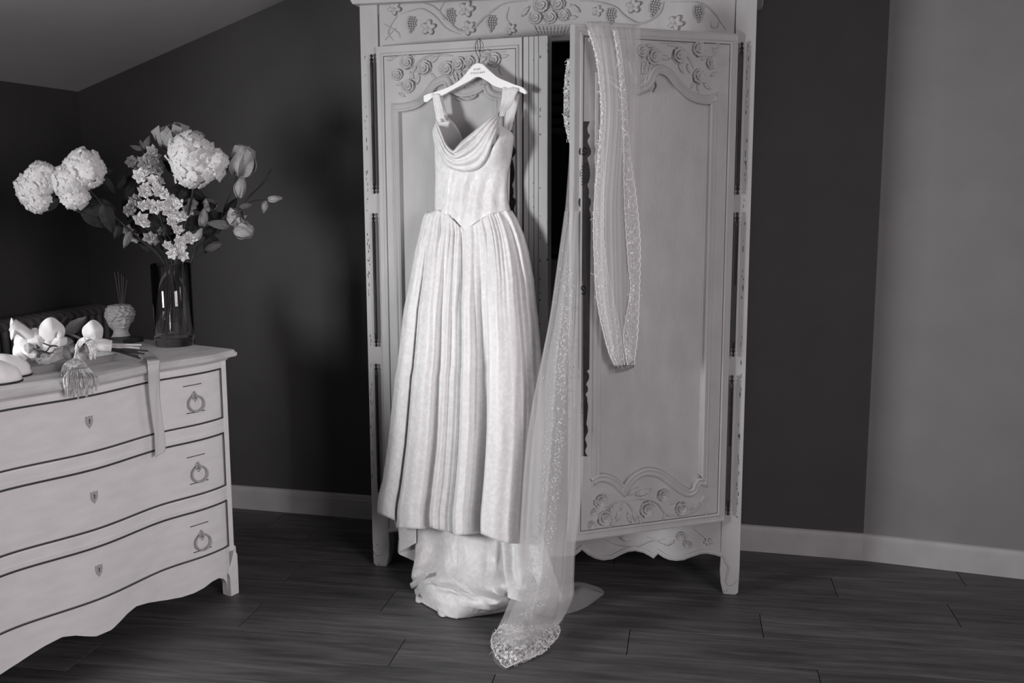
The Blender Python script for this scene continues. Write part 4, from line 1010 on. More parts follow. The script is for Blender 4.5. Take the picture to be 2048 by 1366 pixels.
rb = MB().grid(rows).build('ribbon', M_RIBBON, None, I4, smooth=80, mods=[('solid', .0008)]); prop(rb, 'pale satin ribbon hanging over the chest edge in front of the top drawer', 'ribbon')
# shoes -------------------------------------------------------------------
def shoe(M, label):
    """low court shoe, toe towards +X, sole on z=0"""
    rt_ = empty('bridal_shoe', M, label, 'shoe', 'pair of white bridal shoes on the chest')
    Lh = .25; rows = []; n = 34
    def width(u): return .041*interp([(0, .55), (.08, .78), (.3, .72), (.6, .95), (.78, 1.0), (.9, .82), (.96, .55), (1, .16)], u)
    def hgt(u): return interp([(0, .075), (.15, .072), (.35, .058), (.55, .066), (.66, .070), (.78, .062), (.87, .052), (.94, .040), (.98, .027), (1, .012)], u)
    for i in range(n+1):
        u = i/n; wd = width(u); h = hgt(u); row = []; openv = interp([(0, .0), (.05, .6), (.3, .75), (.42, .5), (.48, 0), (1, 0)], u)
        for j in range(19):
            a = pi*j/18; c = cos(a); s_ = sin(a)**.75
            if openv > 0 and s_ > 1-openv*.55: s_ = 1-openv*.55-(.0); yy = wd*(c if abs(c) > .55 else .55*(1 if c > 0 else -1))*1.0
            else: yy = wd*c
            row.append((Lh*u, yy, .006+h*s_))
        rows.append(row)
    up_ = MB()
    for i in range(n):
        for j in range(18):
            u = (i+.5)/n
            if interp([(0, 0), (.05, 1), (.40, 1), (.48, 0)], u) > .5 and 5 < j < 12: continue
            up_.add([rows[i][j], rows[i][j+1], rows[i+1][j+1], rows[i+1][j]], [(0, 1, 2, 3)])
    up_.build('upper', M_SHOE, rt_, M, smooth=80, mods=[('solid', .002)])
    out = []
    for i in range(n+1): u = i/n; out.append((Lh*u+(.003 if i == n else 0), width(u)+.0015))
    P = [(x, -y) for x, y in out]+[(x, y) for x, y in reversed(out)]
    sl = MB(); k = len(P); sl.add([(x, y, .0) for x, y in P]+[(x, y, .006) for x, y in P], [tuple(range(k)), tuple(range(k, 2*k))]+[(i, (i+1) % k, (i+1) % k+k, i+k) for i in range(k)])
    sl.build('sole', M_SOLE, rt_, M)
    MB().box(.0, .05, -.02, .02, -.0, .006).build('heel_pad', M_SOLE, rt_, M)
    return rt_
def shoe_at(toepx, toepy, ang, label):
    p = onz(toepx, toepy, TZ); d = V((cos(ang), sin(ang), 0)); o = p-d*.25
    return shoe(Matrix.Translation((o.x, o.y, TZ+.0003)) @ Matrix.Rotation(ang, 4, 'Z'), label)
shoe_at(43, 761, radians(62), 'white satin bridal shoe at the left frame edge, nearer the chest front')
shoe_at(62, 748, radians(66), 'white satin bridal shoe at the left frame edge, farther back and partly hidden')

# ================================================================== RADIATOR
RX = XL+.045
rad = empty('radiator', (RX+.06, -.75, 0), 'old grey column radiator along the left wall, partly hidden by the chest', 'radiator')
mb = MB(); zt = .965
for i, dx in enumerate((0, .055, .11)):
    pass
col = MB()
for dx in (0, .05, .10):
    col.tube(cat([(dx, 0, .16), (dx, 0, .5), (dx, 0, zt-.06), (dx*.9+.005, 0, zt-.02), (dx*.8+.01, 0, zt-.005)], 3), .0165, 10, flat=1)
col.tube([(-.010, 0, zt-.03), (.0, 0, zt-.012), (.05, 0, zt-.003), (.10, 0, zt-.012), (.110, 0, zt-.03)], .017, 10); col.tube([(-.01, 0, .16), (.11, 0, .16)], .020, 10)
cm = col.mesh('column', M_RAD, smooth=60)
for i in range(26): inst('column', cm, Matrix.Translation((RX, -.10-.05*i, 0)), rad)
for z in (.19, zt-.06): MB().tube([(RX+.05, -.07, z), (RX+.05, -1.38, z)], .017, 10).build('pipe', M_RAD, rad, I4, smooth=60)
for y in (-.1, -1.35): MB().tube([(RX+.05, y, 0), (RX+.05, y, .16)], .012, 10).build('radiator_foot', M_RAD, rad, I4, smooth=60)

# ================================================================== HANGER
HO = .048                                      # hanger plane, in front of the left door
hp = LF.px(957, 128, HO); HMX = LF.M
hang_ = empty('dress_hanger', HMX @ Matrix.Translation((hp.x, hp.y, hp.z)), 'white lacquered wooden hanger hooked on the left armoire door, carrying the wedding dress', 'hanger')
up_e = [(850, 192), (860, 188), (880, 182), (905, 172), (925, 158), (940, 140), (950, 130), (958, 127), (968, 130), (980, 141), (997, 155), (1015, 163), (1032, 170), (1044, 174), (1053, 181), (1055, 187)]
dn_e = [(1052, 189), (1042, 184), (1030, 180), (1010, 178), (990, 172), (975, 162), (957, 154), (940, 163), (915, 176), (895, 187), (882, 193), (870, 194), (858, 203), (851, 204), (850, 197)]
out = [(p.x, p.y) for p in cat([V(LF.xz(x, y, HO)+(0,)) for x, y in up_e], 4)]+[(p.x, p.y) for p in cat([V(LF.xz(x, y, HO)+(0,)) for x, y in dn_e], 4)]
MB().prism(out[::-1], -HO-.010, -HO+.006).build('hanger_arm', M_HANGER, hang_, HMX, mods=[('bevel', .003)])
# hook and tie wires
MB().tube(cat([LF.px(957, 128, HO), LF.px(957, 116, HO+.004), LF.px(952, 104, .02), LF.px(951, 92, .008), LF.px(953, 83, .004), V(LF.px(957, 80, .0))+V((0, .012, .006)), LF.px(960, 83, .006), LF.px(961, 95, .012), LF.px(958, 104, .022)], 6), .0013, 7).build('hook', M_WIRE, hang_, HMX, smooth=60)
MB().tube([LF.px(959, 128, HO), LF.px(960, 112, HO), LF.px(960, 100, .03)], .0012, 6).build('hook', M_WIRE, hang_, HMX, smooth=60)
MB().tube([LF.px(960, 100, .03), LF.px(966, 103, .03), LF.px(961, 112, .04), LF.px(973, 116, .03), LF.px(967, 126, HO), LF.px(959, 127, HO)], .0008, 5).build('tie_wire', M_WIRE, hang_, HMX, smooth=60)
def letters(txt, px, py, size, par):
    cu = bpy.data.curves.new('lettering', 'FONT'); cu.body = txt; cu.size = size; cu.align_x = 'CENTER'; cu.space_character = 1.35; cu.extrude = .0002
    o = bpy.data.objects.new('lettering_source', cu); COL.objects.link(o); dg = bpy.context.evaluated_depsgraph_get(); me = bpy.data.meshes.new_from_object(o.evaluated_get(dg)); bpy.data.objects.remove(o)
    me.name = 'lettering'; me.materials.clear(); me.materials.append(M_PRINT)
    p = LF.px(px, py, HO+.0104); inst('lettering', me, HMX @ Matrix.Translation(p) @ Matrix.Rotation(pi/2, 4, 'X') @ Matrix.Rotation(radians(2), 4, 'Z'), par)
letters('AIME', 954, 140.5, .0098, hang_); letters('FOUDARY', 956, 147.5, .0098, hang_)

# ================================================================== WEDDING DRESS
dress = empty('wedding_dress', LF.M @ Matrix.Translation(LF.px(915, 1230, .3)), 'white satin cowl-neck wedding dress hanging from the hanger, its train on the floor', 'dress')
def sil(L, n=None):
    return lambda y: interp(L, y)
bodL = [(222, 872), (229, 871), (241, 869), (255, 865), (279, 866), (296, 868.5), (350, 870), (424, 869), (470, 866)]
bodR = [(222, 1004), (238, 1007), (254, 1012), (260, 1022), (272, 1029.6), (290, 1027), (324, 1021.6), (350, 1016), (371, 1014), (400, 1016), (424, 1022), (470, 1030)]
waist = [(0, 424), (.13, 429), (.26, 438), (.34, 452), (.40, 464), (.46, 454), (.52, 446), (.70, 430), (.9, 422), (1, 421)]
topc = [(0, 252), (.08, 262), (.2, 300), (.35, 322), (.5, 326), (.7, 306), (.82, 270), (.90, 236), (.94, 250), (.97, 258), (1, 268)]
def bod_off(s, y):
    x = 2*s-1; e = sqrt(max(0, 1-x*x))
    o = .055+.062*e**.8
    o += .030*exp(-((s-.22)/.16)**2-((y-285)/32)**2)+.034*exp(-((s-.78)/.15)**2-((y-292)/34)**2)
    o -= .012*exp(-((y-372)/40)**2)*e
    # soft drag lines of the satin towards the centre point
    o += .006*sin((s*30)+(y-300)*.035)*exp(-((y-400)/45)**2)*e + .004*fbm((s*6, y*.03, 1))*e
    return o
def bodpt(s, y, extra=0):
    return LF.px(interp(bodL, y)+(interp(bodR, y)-interp(bodL, y))*s, y, bod_off(s, y)+extra)
rows = []
for i in range(61):
    v = i/60; row = []
    for j in range(61):
        s = j/60; y = interp(topc, s)+(interp(waist, s)-interp(topc, s))*v; row.append(bodpt(s, y))
    rows.append(row)
MB().grid(rows).build('bodice', M_SATIN, dress, LF.M, smooth=80, mods=[('solid', .002)])
# dart seams
# back of the bodice, seen through the neckline
tb = [(872, 231), (888, 230), (896, 234), (909, 247), (919, 263), (926, 281), (945, 292), (985, 292), (1010, 262), (1022, 262)]
tbx = resample([V((x, y, 0)) for x, y in tb], 30)
rows = []
for i in range(21):
    v = i/20; rows.append([LF.px(p.x+(interp([(0, 870), (1, 1018)], j/29)-p.x)*v, p.y+(424-p.y)*v, .030+.022*sin(pi*j/29)*(1-v*.4)+.03*(1-abs(2*j/29-1))*0) for j, p in enumerate(tbx)])
MB().grid(rows).build('back_lining', M_LINING, dress, LF.M, smooth=80, mods=[('solid', .002)])
# cowl: folds swinging from the left armhole to the right strap
upc = [(873, 238), (877, 250), (884, 267), (889, 281), (896, 292), (906, 300), (914, 293), (925, 281), (942, 267), (957, 254), (972, 241), (988, 230), (1000, 222)]
loc = [(865, 262), (868, 284), (879.5, 308), (894, 331), (913, 340), (935, 343.5), (954, 339), (966, 329), (975, 314), (984, 289), (992, 267), (998, 245), (1004, 226)]
U = resample(cat([V((x, y, 0)) for x, y in upc], 6), 70); Lo = resample(cat([V((x, y, 0)) for x, y in loc], 6), 70)
rows = []
for i in range(41):
    v = i/40; row = []
    for j in range(70):
        t = j/69; a, b = U[j], Lo[j]; x = a.x+(b.x-a.x)*v; y = a.y+(b.y-a.y)*v
        # folds sag: shift lines towards the centre
        s = (x-interp(bodL, y))/(interp(bodR, y)-interp(bodL, y)); s = min(.99, max(.01, s))
        amp = .35+.65*sin(pi*t)
        f = sinterp([(0, 0), (.05, .8), (.13, 1), (.22, .1), (.30, .75), (.38, .95), (.48, .15), (.60, .7), (.70, .85), (.82, .25), (.93, .55), (1, 0)], v)
        f2 = sinterp([(0, .2), (.10, 1), (.20, .1), (.34, .9), (.50, .1), (.63, .8), (.80, .1), (.90, .7), (1, 0)], v)
        f = f*(1-t)+f2*t
        o = bod_off(s, max(y, 262))+.006+.020*f*amp+.006*sin(pi*v)
        if v < .03: o -= .004
        row.append(LF.px(x, y, o))
    rows.append(row)
MB().grid(rows).build('cowl', M_SATIN, dress, LF.M, smooth=80, mods=[('solid', .0016)])
# straps: pairs of broad satin bands looped over the hanger
def strap(pts, par=dress, n=7, m=M_SATIN):
    """pts: left px, right px, py, off"""
    a = cat([LF.px(x0, y, o) for x0, x1, y, o in pts], 6); b = cat([LF.px(x1, y1 if False else y, o) for x0, x1, y, o in pts], 6)
    rows = [[p.lerp(q, j/(n-1))+V((0, -.0025*sin(j*1.9+i*.05), 0)) for j in range(n)] for i, (p, q) in enumerate(zip(a, b))]
    MB().grid(rows).build('strap', m, par, LF.M, smooth=80, mods=[('solid', .0016)])
strap([(865, 877, 187, HO-.002), (864, 879, 188, HO+.012), (866, 880, 196, HO+.016), (869, 885, 215, HO+.018), (872, 888, 231, HO+.022), (873, 889, 244, HO+.024)])
strap([(876, 884, 190, HO-.01), (880, 890, 215, .035), (886, 896, 236, .030)], m=M_LINING)
strap([(1004, 1037, 172, HO+.004), (1005, 1037, 178, HO+.014), (1004, 1031, 190, HO+.022), (1002, 1024, 208, HO+.035), (1000, 1012, 222, HO+.06), (999, 1008, 232, HO+.075)])
strap([(1026, 1042, 178, HO-.012), (1018, 1037, 200, .030), (1012, 1030, 230, .026), (1010, 1022, 262, .028)], m=M_LINING)
# skirt ------------------------------------------------------------------
skL = [(424, 852), (435, 846), (447, 843), (470, 838), (497, 831), (558, 819.6), (618, 808), (736, 794), (753, 790), (888, 775.6), (960, 765), (1025, 754), (1060, 750)]
skR = [(421, 1024), (441, 1036), (470, 1048), (500, 1057), (558, 1068), (595, 1071.5), (640, 1077), (706, 1083), (780, 1087), (850, 1088), (940, 1085), (1087, 1076)]
hem = [(754, 1025), (772, 1033), (790, 1041), (791.5, 1056), (830, 1057.5), (857, 1058), (859, 1054), (878, 1060), (893, 1062), (910, 1071), (935, 1069), (959, 1066), (963, 1068), (986, 1078), (1000, 1083), (1015, 1087), (1045, 1087), (1060, 1083), (1080, 1078)]
# fold table: hem x, waist s, depth at hem (m), depth at waist
folds = [(754, 0, .0, 0), (766, .03, .030, .006), (788, .07, .022, .002), (792, .09, -.004, .006), (800, .12, .036, .003), (820, .17, .046, .006), (838, .21, .034, .002), (853, .26, -.004, .006), (859, .29, .000, .001), (867, .31, .034, .006), (878, .33, .018, .001), (888, .35, .014, .005), (897, .375, .006, .001), (906, .395, -.004, -.004),
         (912, .41, .056, .004), (924, .45, .056, .002), (938, .50, .022, .006), (955, .55, -.008, .001), (960.5, .59, -.010, .006), (964, .62, .070, .002), (985, .69, .082, .007), (1015, .77, .074, .002), (1036, .84, .058, .007), (1044, .88, .012, .001), (1056, .93, .024, .006), (1066, .97, .0, .002), (1078, 1, .0, 0)]
hx0, hx1 = 754, 1078
NS = 321; rows = []; NV = 120
def skirt_pt(s_h, v, s_w, dh, dw):
    return
cols = []
for j in range(NS):
    xh = hx0+(hx1-hx0)*j/(NS-1)
    sw = interp([(f[0], f[1]) for f in folds], xh)
    # depth between knots, eased
    dh = sinterp([(f[0], f[2]) for f in folds], xh); dw = sinterp([(f[0], f[3]) for f in folds], xh)
    cols.append((xh, sw, dh, dw, interp(hem, xh)))
for i in range(NV+1):
    v = i/NV; row = []
    for j, (xh, sw, dh, dw, yh) in enumerate(cols):
        sh = (xh-hx0)/(hx1-hx0); k = v**.55
        yw = interp(waist, sw)-10*min(1, max(0, (sw-.03)*9))*min(1, max(0, (.97-sw)*9)); y = yw+(yh-yw)*v
        s = sw+(sh-sw)*k
        L_, R_ = interp(skL, min(y, 1060)), interp(skR, min(y, 1087))
        if v > .9:                                   # reach the traced hem exactly
            q = (v-.9)/.1; x = (L_+(R_-L_)*s)*(1-q)+xh*q
        else: x = L_+(R_-L_)*s
        x2 = 2*s-1; e = sqrt(max(0, 1-x2*x2))
        base = .050+(.070+.045*min(1, v*2.2)+.02*v)*e**.75
        gath = .0045*(sin(s*150+3*sin(s*17))+.6*sin(s*83+1))*exp(-v*8)+.005*sin(s*55+v*2)*exp(-v*4.5)
        o = base+dw*(1-k)+1.45*dh*(v**.6)+gath+.006*fbm((s*7, v*2.2, 3))*min(1, v*4)
        if v < .30: q = (1-v/.30)**2; o = o*(1-q)+(bod_off(min(1, max(0, sw)), interp(waist, sw))-.006+(gath+dw)*min(1, v*14))*q
        row.append(LF.px(x, y, o))
    rows.append(row)
MB().grid(rows).build('skirt', M_SATIN, dress, LF.M, smooth=80, mods=[('solid', .002)])
skirt_front = rows
# back of the skirt (closes the shape behind) 
rows = []
for i in range(25):
    v = i/24; y = 424+(1030-424)*v; L_, R_ = interp(skL, y), interp(skR, y)
    rows.append([LF.px(L_+(R_-L_)*j/24, y, .050-.026*sin(pi*j/24)+.006*sin(j*1.7)*v) for j in range(25)])
MB().grid(rows).build('skirt_back', M_LINING, dress, LF.M, smooth=80, mods=[('solid', .0016)])
# train: the longer back falls behind the front hem and runs out over the floor
def tw(px, py, mode):
    """mode = distance in front of the left door, or floor height when negative"""
    return LF.M @ LF.px(px, py, mode) if mode > 0 else onz(px, py, -mode)
def floor_off(px, py):                          # how far a floor point lies in front of the left door
    return -(LF.I @ onz(px, py, 0)).y
def sheetw(name, L, m, par, N=90, NV_=70, disp=None, solid=.002, M=I4):
    """L: rows of (px, py, off) ; off None = on the floor"""
    C_ = []
    for r in L:
        P = [LF.M @ LF.px(x, y, o) if o is not None else onz(x, y, .004) for x, y, o in r]
        C_.append(resample(cat(P, 8), N))
    rows = []
    for j in range(N): rows.append(resample(cat([c[j] for c in C_], 8), NV_))
    rows = [[rows[j][i] for j in range(N)] for i in range(NV_)]
    if disp:
        rows = [[p+V(disp(j/(N-1), i/(NV_-1), p)) for j, p in enumerate(r)] for i, r in enumerate(rows)]
    o = MB().grid(rows).build(name, m, par, M, smooth=80, mods=[('solid', solid)] if solid else ())
    return o, rows
def tdisp(s, v, p):
    f = .016*sin(s*21+v*2.0)*sin(pi*min(1, v*1.3))*(1 if s < .45 else .5)
    f += .030*max(0, 1-abs(s-.50-.10*v)/.16)*sin(pi*v)
    f += .022*max(0, 1-abs(s-.78+.05*v)/.07)*sin(pi*min(1, v*1.15))
    w = .022*fbm((s*4.5, v*4, 2))*min(1, v*1.6)*min(1, (1-v)*8)
    fl = max(0, v-.62)/.38
    up_ = .012*abs(fbm((s*7+3, v*6, 5)))*min(1, fl*4)*min(1, (1-v)*10) + .018*exp(-((s-.22)/.05)**2-((v-.80)/.05)**2)
    return (.4*f*1, -f*(1-fl*.7)-w*(1-fl), max(up_+w*fl*.6, 0 if p.z < .02 else -.05))
train, _ = sheetw('train', [
    [(830, 1035, .085), (870, 1035, .10), (920, 1040, .13), (960, 1045, .14), (1000, 1050, .13), (1050, 1050, .12)],
    [(831, 1085, .095), (868, 1085, .12), (915, 1085, .155), (960, 1090, .165), (1000, 1095, .155), (1052, 1100, .15)],
    [(830, 1118, .13), (862, 1125, .16), (910, 1130, .19), (960, 1135, .205), (1000, 1140, .20), (1050, 1150, .20)],
    [(823, 1146, .18), (858, 1155, .22), (905, 1165, .255), (960, 1172, .27), (1005, 1175, .27), (1055, 1178, .27)],
    [(829, 1180, None), (858, 1188, .29), (905, 1195, .33), (958, 1203, .35), (1005, 1203, .35), (1060, 1195, None)],
    [(834, 1199, None), (866, 1218, None), (905, 1236, None), (955, 1232, None), (1013, 1222, None), (1066, 1205, None)]],
    M_SATIN, dress, 120, 90, tdisp)
# turned-back corner of the hem at the left and the folded tabs of lining beside it
sheetw('hem_fold', [[(796, 1050, .09), (832, 1050, .10)], [(798, 1085, .095), (832, 1078, .11)], [(796, 1106, .10), (832, 1086, .115)]], M_SATIN, dress, 16, 12, None, .0016)
sheetw('hem_lining', [[(797, 1080, .080), (834, 1075, .075)], [(796, 1104, .095), (834, 1100, .07)], [(801, 1110, .095), (832, 1124, .09)]], M_LINING, dress, 14, 10, None, .0012)
sheetw('hem_tab', [[(852, 1142, .24), (857, 1150, .25)], [(836, 1156, .20), (842, 1166, .21)], [(820, 1167, .17), (824, 1178, .175)]], M_SATIN, dress, 10, 14, lambda s, v, p: (0, -.008*sin(pi*s), .006*sin(pi*s)), .002)
for i, P in enumerate((((836, 1196), (831, 1203), (838, 1206), (850, 1204)), ((875, 1217), (876, 1228), (884, 1234), (896, 1232), (902, 1226)), ((906, 1226), (910, 1237), (921, 1236), (926, 1231)))):
    a = cat([onz(x, y, .003) for x, y in P], 8); MB().grid([[p, p+V((0, .004, .012+.006*sin(k*.3))), p+V((.006, .018, .016))] for k, p in enumerate(a)]).build('hem_frill', M_LINING, dress, I4, smooth=80, mods=[('solid', .0012)])
# the part of the train that lies to the right under the veil
def rdisp(s, v, p): return (0, 0, (.030+.018*sin(v*9+s*2)+.010*sin(s*11))*sin(pi*s)*sin(pi*v))
sheetw('train_corner', [[(1040, 1178, None), (1100, 1168, None), (1160, 1167, None), (1195, 1173, None), (1207, 1182, None)],
    [(1050, 1200, None), (1100, 1195, None), (1160, 1188, None), (1190, 1186, None), (1208, 1186, None)],
    [(1060, 1222, None), (1100, 1232, None), (1140, 1226, None), (1172, 1214, None), (1206, 1190, None)]], M_TULLE2, dress, 50, 30, rdisp, 0)
# right-hand gathers of the back hem, seen beneath the veil
sheetw('train_side', [[(1000, 1070, .145), (1030, 1072, .16), (1062, 1075, .15), (1085, 1072, .13)], [(1008, 1110, .19), (1035, 1112, .21), (1066, 1112, .19), (1095, 1108, .17)], [(1012, 1150, .24), (1042, 1155, .26), (1072, 1150, .25), (1105, 1148, .22)], [(1016, 1196, .31), (1050, 1204, .32), (1085, 1202, None), (1125, 1195, None)]],
    M_SATIN, dress, 60, 40, lambda s, v, p: (0, -.020*sin(s*16+v*3)*sin(pi*min(1, v+.1)), 0))

# ================================================================== VEIL
veil = empty('bridal_veil', AF.M @ Matrix.Translation(AF.px(1060, 1290, .7)), 'long sheer tulle bridal veil with embroidered lace borders draped over the right armoire door', 'veil')
def sheetf(F, name, L, m, par, N=60, NV_=120, disp=None):
    C_ = []
    for r in L:
        P = [F.px(x, y, o) if o is not None else F.I @ onz(x, y, .006) for x, y, o in r]
        C_.append(resample(cat(P, 8), N))
    rows = [resample(cat([c[j] for c in C_], 8), NV_) for j in range(N)]
    rows = [[rows[j][i] for j in range(N)] for i in range(NV_)]
    if disp: rows = [[p+V(disp(j/(N-1), i/(NV_-1), p)) for j, p in enumerate(r)] for i, r in enumerate(rows)]
    return MB().grid(rows).build(name, m, par, F.M, smooth=80), rows
# embroidery: little five-petalled stars, dots and running stems laid on a sheet
STARS = []
def emb_on(mb, rows, n, region, size=(.0035, .0075), rnd=random.Random(3), lift=.0012):
    R_, C_ = len(rows), len(rows[0])
    for _ in range(n*6):
        if n <= 0: break
        s, v = rnd.random(), rnd.random()
        if not region(s, v, rnd): continue
        i = min(R_-2, max(1, int(v*(R_-1)))); j = min(C_-2, max(1, int(s*(C_-1))))
        p = rows[i][j]; du = rows[i][j+1]-rows[i][j-1]; dv = rows[i+1][j]-rows[i-1][j]
        if du.length < 1e-7 or dv.length < 1e-7: continue
        du.normalize(); nn = du.cross(dv); 
        if nn.length < 1e-6: continue
        nn.normalize()
        if nn.y > 0: nn = -nn
        dv = nn.cross(du); p = p+nn*lift; r = rnd.uniform(*size); a0 = rnd.random()*6; n -= 1
        if rnd.random() < .55:
            k = 10; vs = [p]+[p+(du*cos(a0+2*pi*q/k)+dv*sin(a0+2*pi*q/k))*r*(1 if q % 2 else .42) for q in range(k)]
            mb.add(vs, [(0, q+1, (q+1) % k+1) for q in range(k)])
        else:                                   # a curled stem
            L_ = []; d = a0; c = p.copy(); tu = rnd.uniform(-.9, .9)
            for q in range(6): L_.append(c.copy()); c = c+(du*cos(d)+dv*sin(d))*r*.7; d += tu
            w_ = .0007; vs = []
            for q, c in enumerate(L_):
                t = (L_[min(q+1, 5)]-L_[max(q-1, 0)]).normalized(); b_ = nn.cross(t)*w_; vs += [c+b_, c-b_]
            mb.add(vs, [(2*q, 2*q+1, 2*q+3, 2*q+2) for q in range(5)])
def edge_cord(mb, pts, r=.0011, scallop=.003, freq=40):
    P = resample(pts, 160); mb.tube([p+V((scallop*abs(sin(i*pi*freq/160)), -.001, 0)) for i, p in enumerate(P)], r, 5)
wav = lambda a, f, g_, ph=0: (lambda s, v, p: (0, -a*(sin(s*f+ph+v*1.5)+.5*sin(s*f*2.3+v*3)), 0))
# front fall, hanging down the face of the right door
vfront = [[(1170, 44, -.03), (1200, 43, -.03), (1240, 46, -.03), (1280, 49, -.03)],
          [(1172, 50, .012), (1200, 52, .014), (1240, 54, .014), (1278, 57, .012)],
          [(1183, 85, .020), (1210, 90, .03), (1245, 90, .03), (1279, 92, .020)],
          [(1197, 160, .022), (1220, 160, .04), (1248, 160, .04), (1278, 160, .022)],
          [(1202, 230, .022), (1224, 230, .045), (1250, 230, .042), (1275, 230, .022)],
          [(1196, 310, .022), (1220, 310, .045), (1250, 310, .042), (1271, 310, .022)],
          [(1188, 400, .022), (1212, 400, .045), (1248, 400, .042), (1272, 400, .022)],
          [(1185, 460, .022), (1208, 460, .042), (1250, 460, .04), (1278, 460, .022)],
          [(1188, 530, .022), (1208, 530, .042), (1252, 530, .04), (1279, 530, .022)],
          [(1194, 610, .022), (1214, 610, .042), (1255, 610, .04), (1277, 610, .022)],
          [(1206, 665, .024), (1222, 668, .040), (1256, 668, .038), (1275, 665, .024)],
          [(1217, 705, .028), (1232, 712, .036), (1256, 710, .036), (1270, 700, .028)],
          [(1229, 733, .030), (1242, 737, .034), (1257, 734, .034), (1268, 722, .030)]]
_, vr = sheetf(RF, 'tulle_fall', vfront, M_TULLE, veil, 70, 200, wav(.006, 22, 0))
_, vr2 = sheetf(RF, 'tulle_fall', [[(x, y, (o if o < 0 else o+.012)) for x, y, o in r] for r in vfront[:-1]]+[vfront[-1]], M_TULLE, veil, 70, 200, wav(.007, 31, 0, 2))
# upper gathered part is denser: more layers lie over each other there
_, vr3 = sheetf(RF, 'tulle_layer', [[(r[0][0]+4, r[0][1], r[0][2]+.004), (r[1][0]+3, r[1][1], r[1][2]+.004), (r[2][0], r[2][1], r[2][2]+.006), (r[3][0]-4, r[3][1], r[3][2]+.004)] for q, r in enumerate(vfront[:12])], M_TULLE2, veil, 50, 180, wav(.006, 26, 0, 1))
# very sheer outer layer hanging wider to the right
sheetf(RF, 'tulle_veil_edge', [[(1262, 55, .010), (1290, 58, .010)], [(1262, 200, .02), (1290, 200, .015)], [(1262, 400, .03), (1291, 400, .02)], [(1262, 600, .03), (1293, 600, .02)], [(1264, 700, .02), (1298, 700, .018)], [(1280, 760, .012), (1302, 775, .010)]], sheer('tulle_single', .8, .055), veil, 14, 80, wav(.003, 9, 0))
# lace borders
def band(F, name, A_, B_, offs=.046, m=M_LACE, n=None, size=(.0035, .0075), N=16, NV_=160, par=veil, dens=260, cordA=True, cordB=True):
    L = [[(a[0], a[1], offs if len(a) < 3 else a[2]), ((a[0]+b[0])/2, (a[1]+b[1])/2, (offs if len(a) < 3 else a[2])+.003), (b[0], b[1], offs if len(b) < 3 else b[2])] for a, b in zip(A_, B_)]
    o, rows = sheetf(F, name, L, m, par, N, NV_)
    mb = MB(); emb_on(mb, rows, dens, lambda s, v, r: True, size)
    if cordA: edge_cord(mb, [r[0] for r in rows])
    if cordB: edge_cord(mb, [r[-1] for r in rows])
    e = mb.build('embroidery', M_EMB, o, F.M, smooth=0, merge=False); e['kind'] = 'stuff'
    return rows
ys = [60, 100, 150, 220, 300, 370, 430, 480, 530, 580, 630, 670, 705, 730]
La = [1174, 1188, 1196, 1201, 1196, 1190, 1186, 1186, 1188, 1191, 1198, 1207, 1217, 1228]
Lb = [1182, 1197, 1204, 1210, 1206, 1206, 1206, 1206, 1212, 1222, 1232, 1240, 1244, 1248]
band(RF, 'lace_border', list(zip(La, ys)), list(zip(Lb, ys)), .048, dens=230, size=(.0028, .006))
Ra = [1226, 1232, 1238, 1243, 1246, 1247, 1249, 1252, 1256, 1260, 1252, 1246, 1250, 1254]
Rb = [1232, 1240, 1246, 1253, 1258, 1268, 1275, 1279, 1279, 1278, 1276, 1274, 1270, 1267]
band(RF, 'lace_border', list(zip(Ra, ys)), list(zip(Rb, ys)), .056, dens=260, size=(.0028, .006))
# cap comb at the end of the veil
cm_ = MB(); a, b = RF.px(1229, 734, .034), RF.px(1268, 722, .034)
comb = MB().tube(cat([a, a.lerp(b, .5)+V((0, -.006, -.003)), b], 5), .0028, 8).build('comb', M_COMB, veil, RF.M, smooth=60)
for i in range(11):
    t = (i+.5)/11; p = a.lerp(b, t)+V((0, -.006*sin(pi*t), -.003*sin(pi*t)))
    MB().tube([p, p+V((.002, -.001, -.012)), p+V((.003, .003, -.022))], .0014, 5).build('comb_tooth', M_COMB, comb, RF.M, smooth=60)
# the piece that passes over the door and hangs inside, scalloped lace in the gap
band(AF, 'lace_edge', [(1136, 120, .30), (1130, 150, .30), (1127.5, 200, .30), (1128, 240, .30), (1133, 265, .30), (1139, 288, .30)], [(1146, 120, .30), (1148, 150, .30), (1148, 200, .30), (1148, 240, .30), (1148, 265, .30), (1148, 288, .30)], .30, dens=240, N=12, NV_=60, size=(.003, .006), m=M_LACE)
# long rear fall: behind the door edge, past the skirt and onto the floor
rear = [[(1139, 300, .31), (1150, 300, .31), (1165, 300, .31)],
        [(1130, 422, .31), (1146, 422, .33), (1165, 422, .31)],
        [(1118, 510, .315), (1140, 510, .34), (1165, 510, .32)],
        [(1101, 630, .32), (1132, 630, .36), (1165, 630, .33)],
        [(1084, 718, .33), (1124, 718, .38), (1165, 718, .34)],
        [(1062, 830, .37), (1112, 830, .41), (1166, 830, .35)],
        [(1050, 930, .40), (1104, 930, .44), (1166, 930, .37)],
        [(1044, 1020, .42), (1098, 1020, .46), (1160, 1020, .39)],
        [(1040, 1090, .44), (1096, 1090, .49), (1151, 1088, .41)],
        [(1036, 1152, .48), (1090, 1155, .53), (1148, 1150, .44)],
        [(1014, 1215, .55), (1075, 1215, .60), (1146, 1195, .50)],
        [(996, 1255, .62), (1052, 1262, .66), (1126, 1238, None)],
        [(985, 1280, None), (1046, 1290, .74), (1113, 1262, None)],
        [(990, 1318, None), (1040, 1322, None), (1085, 1304, None)],
        [(1012, 1335, None), (1030, 1328, None), (1060, 1316, None)]]
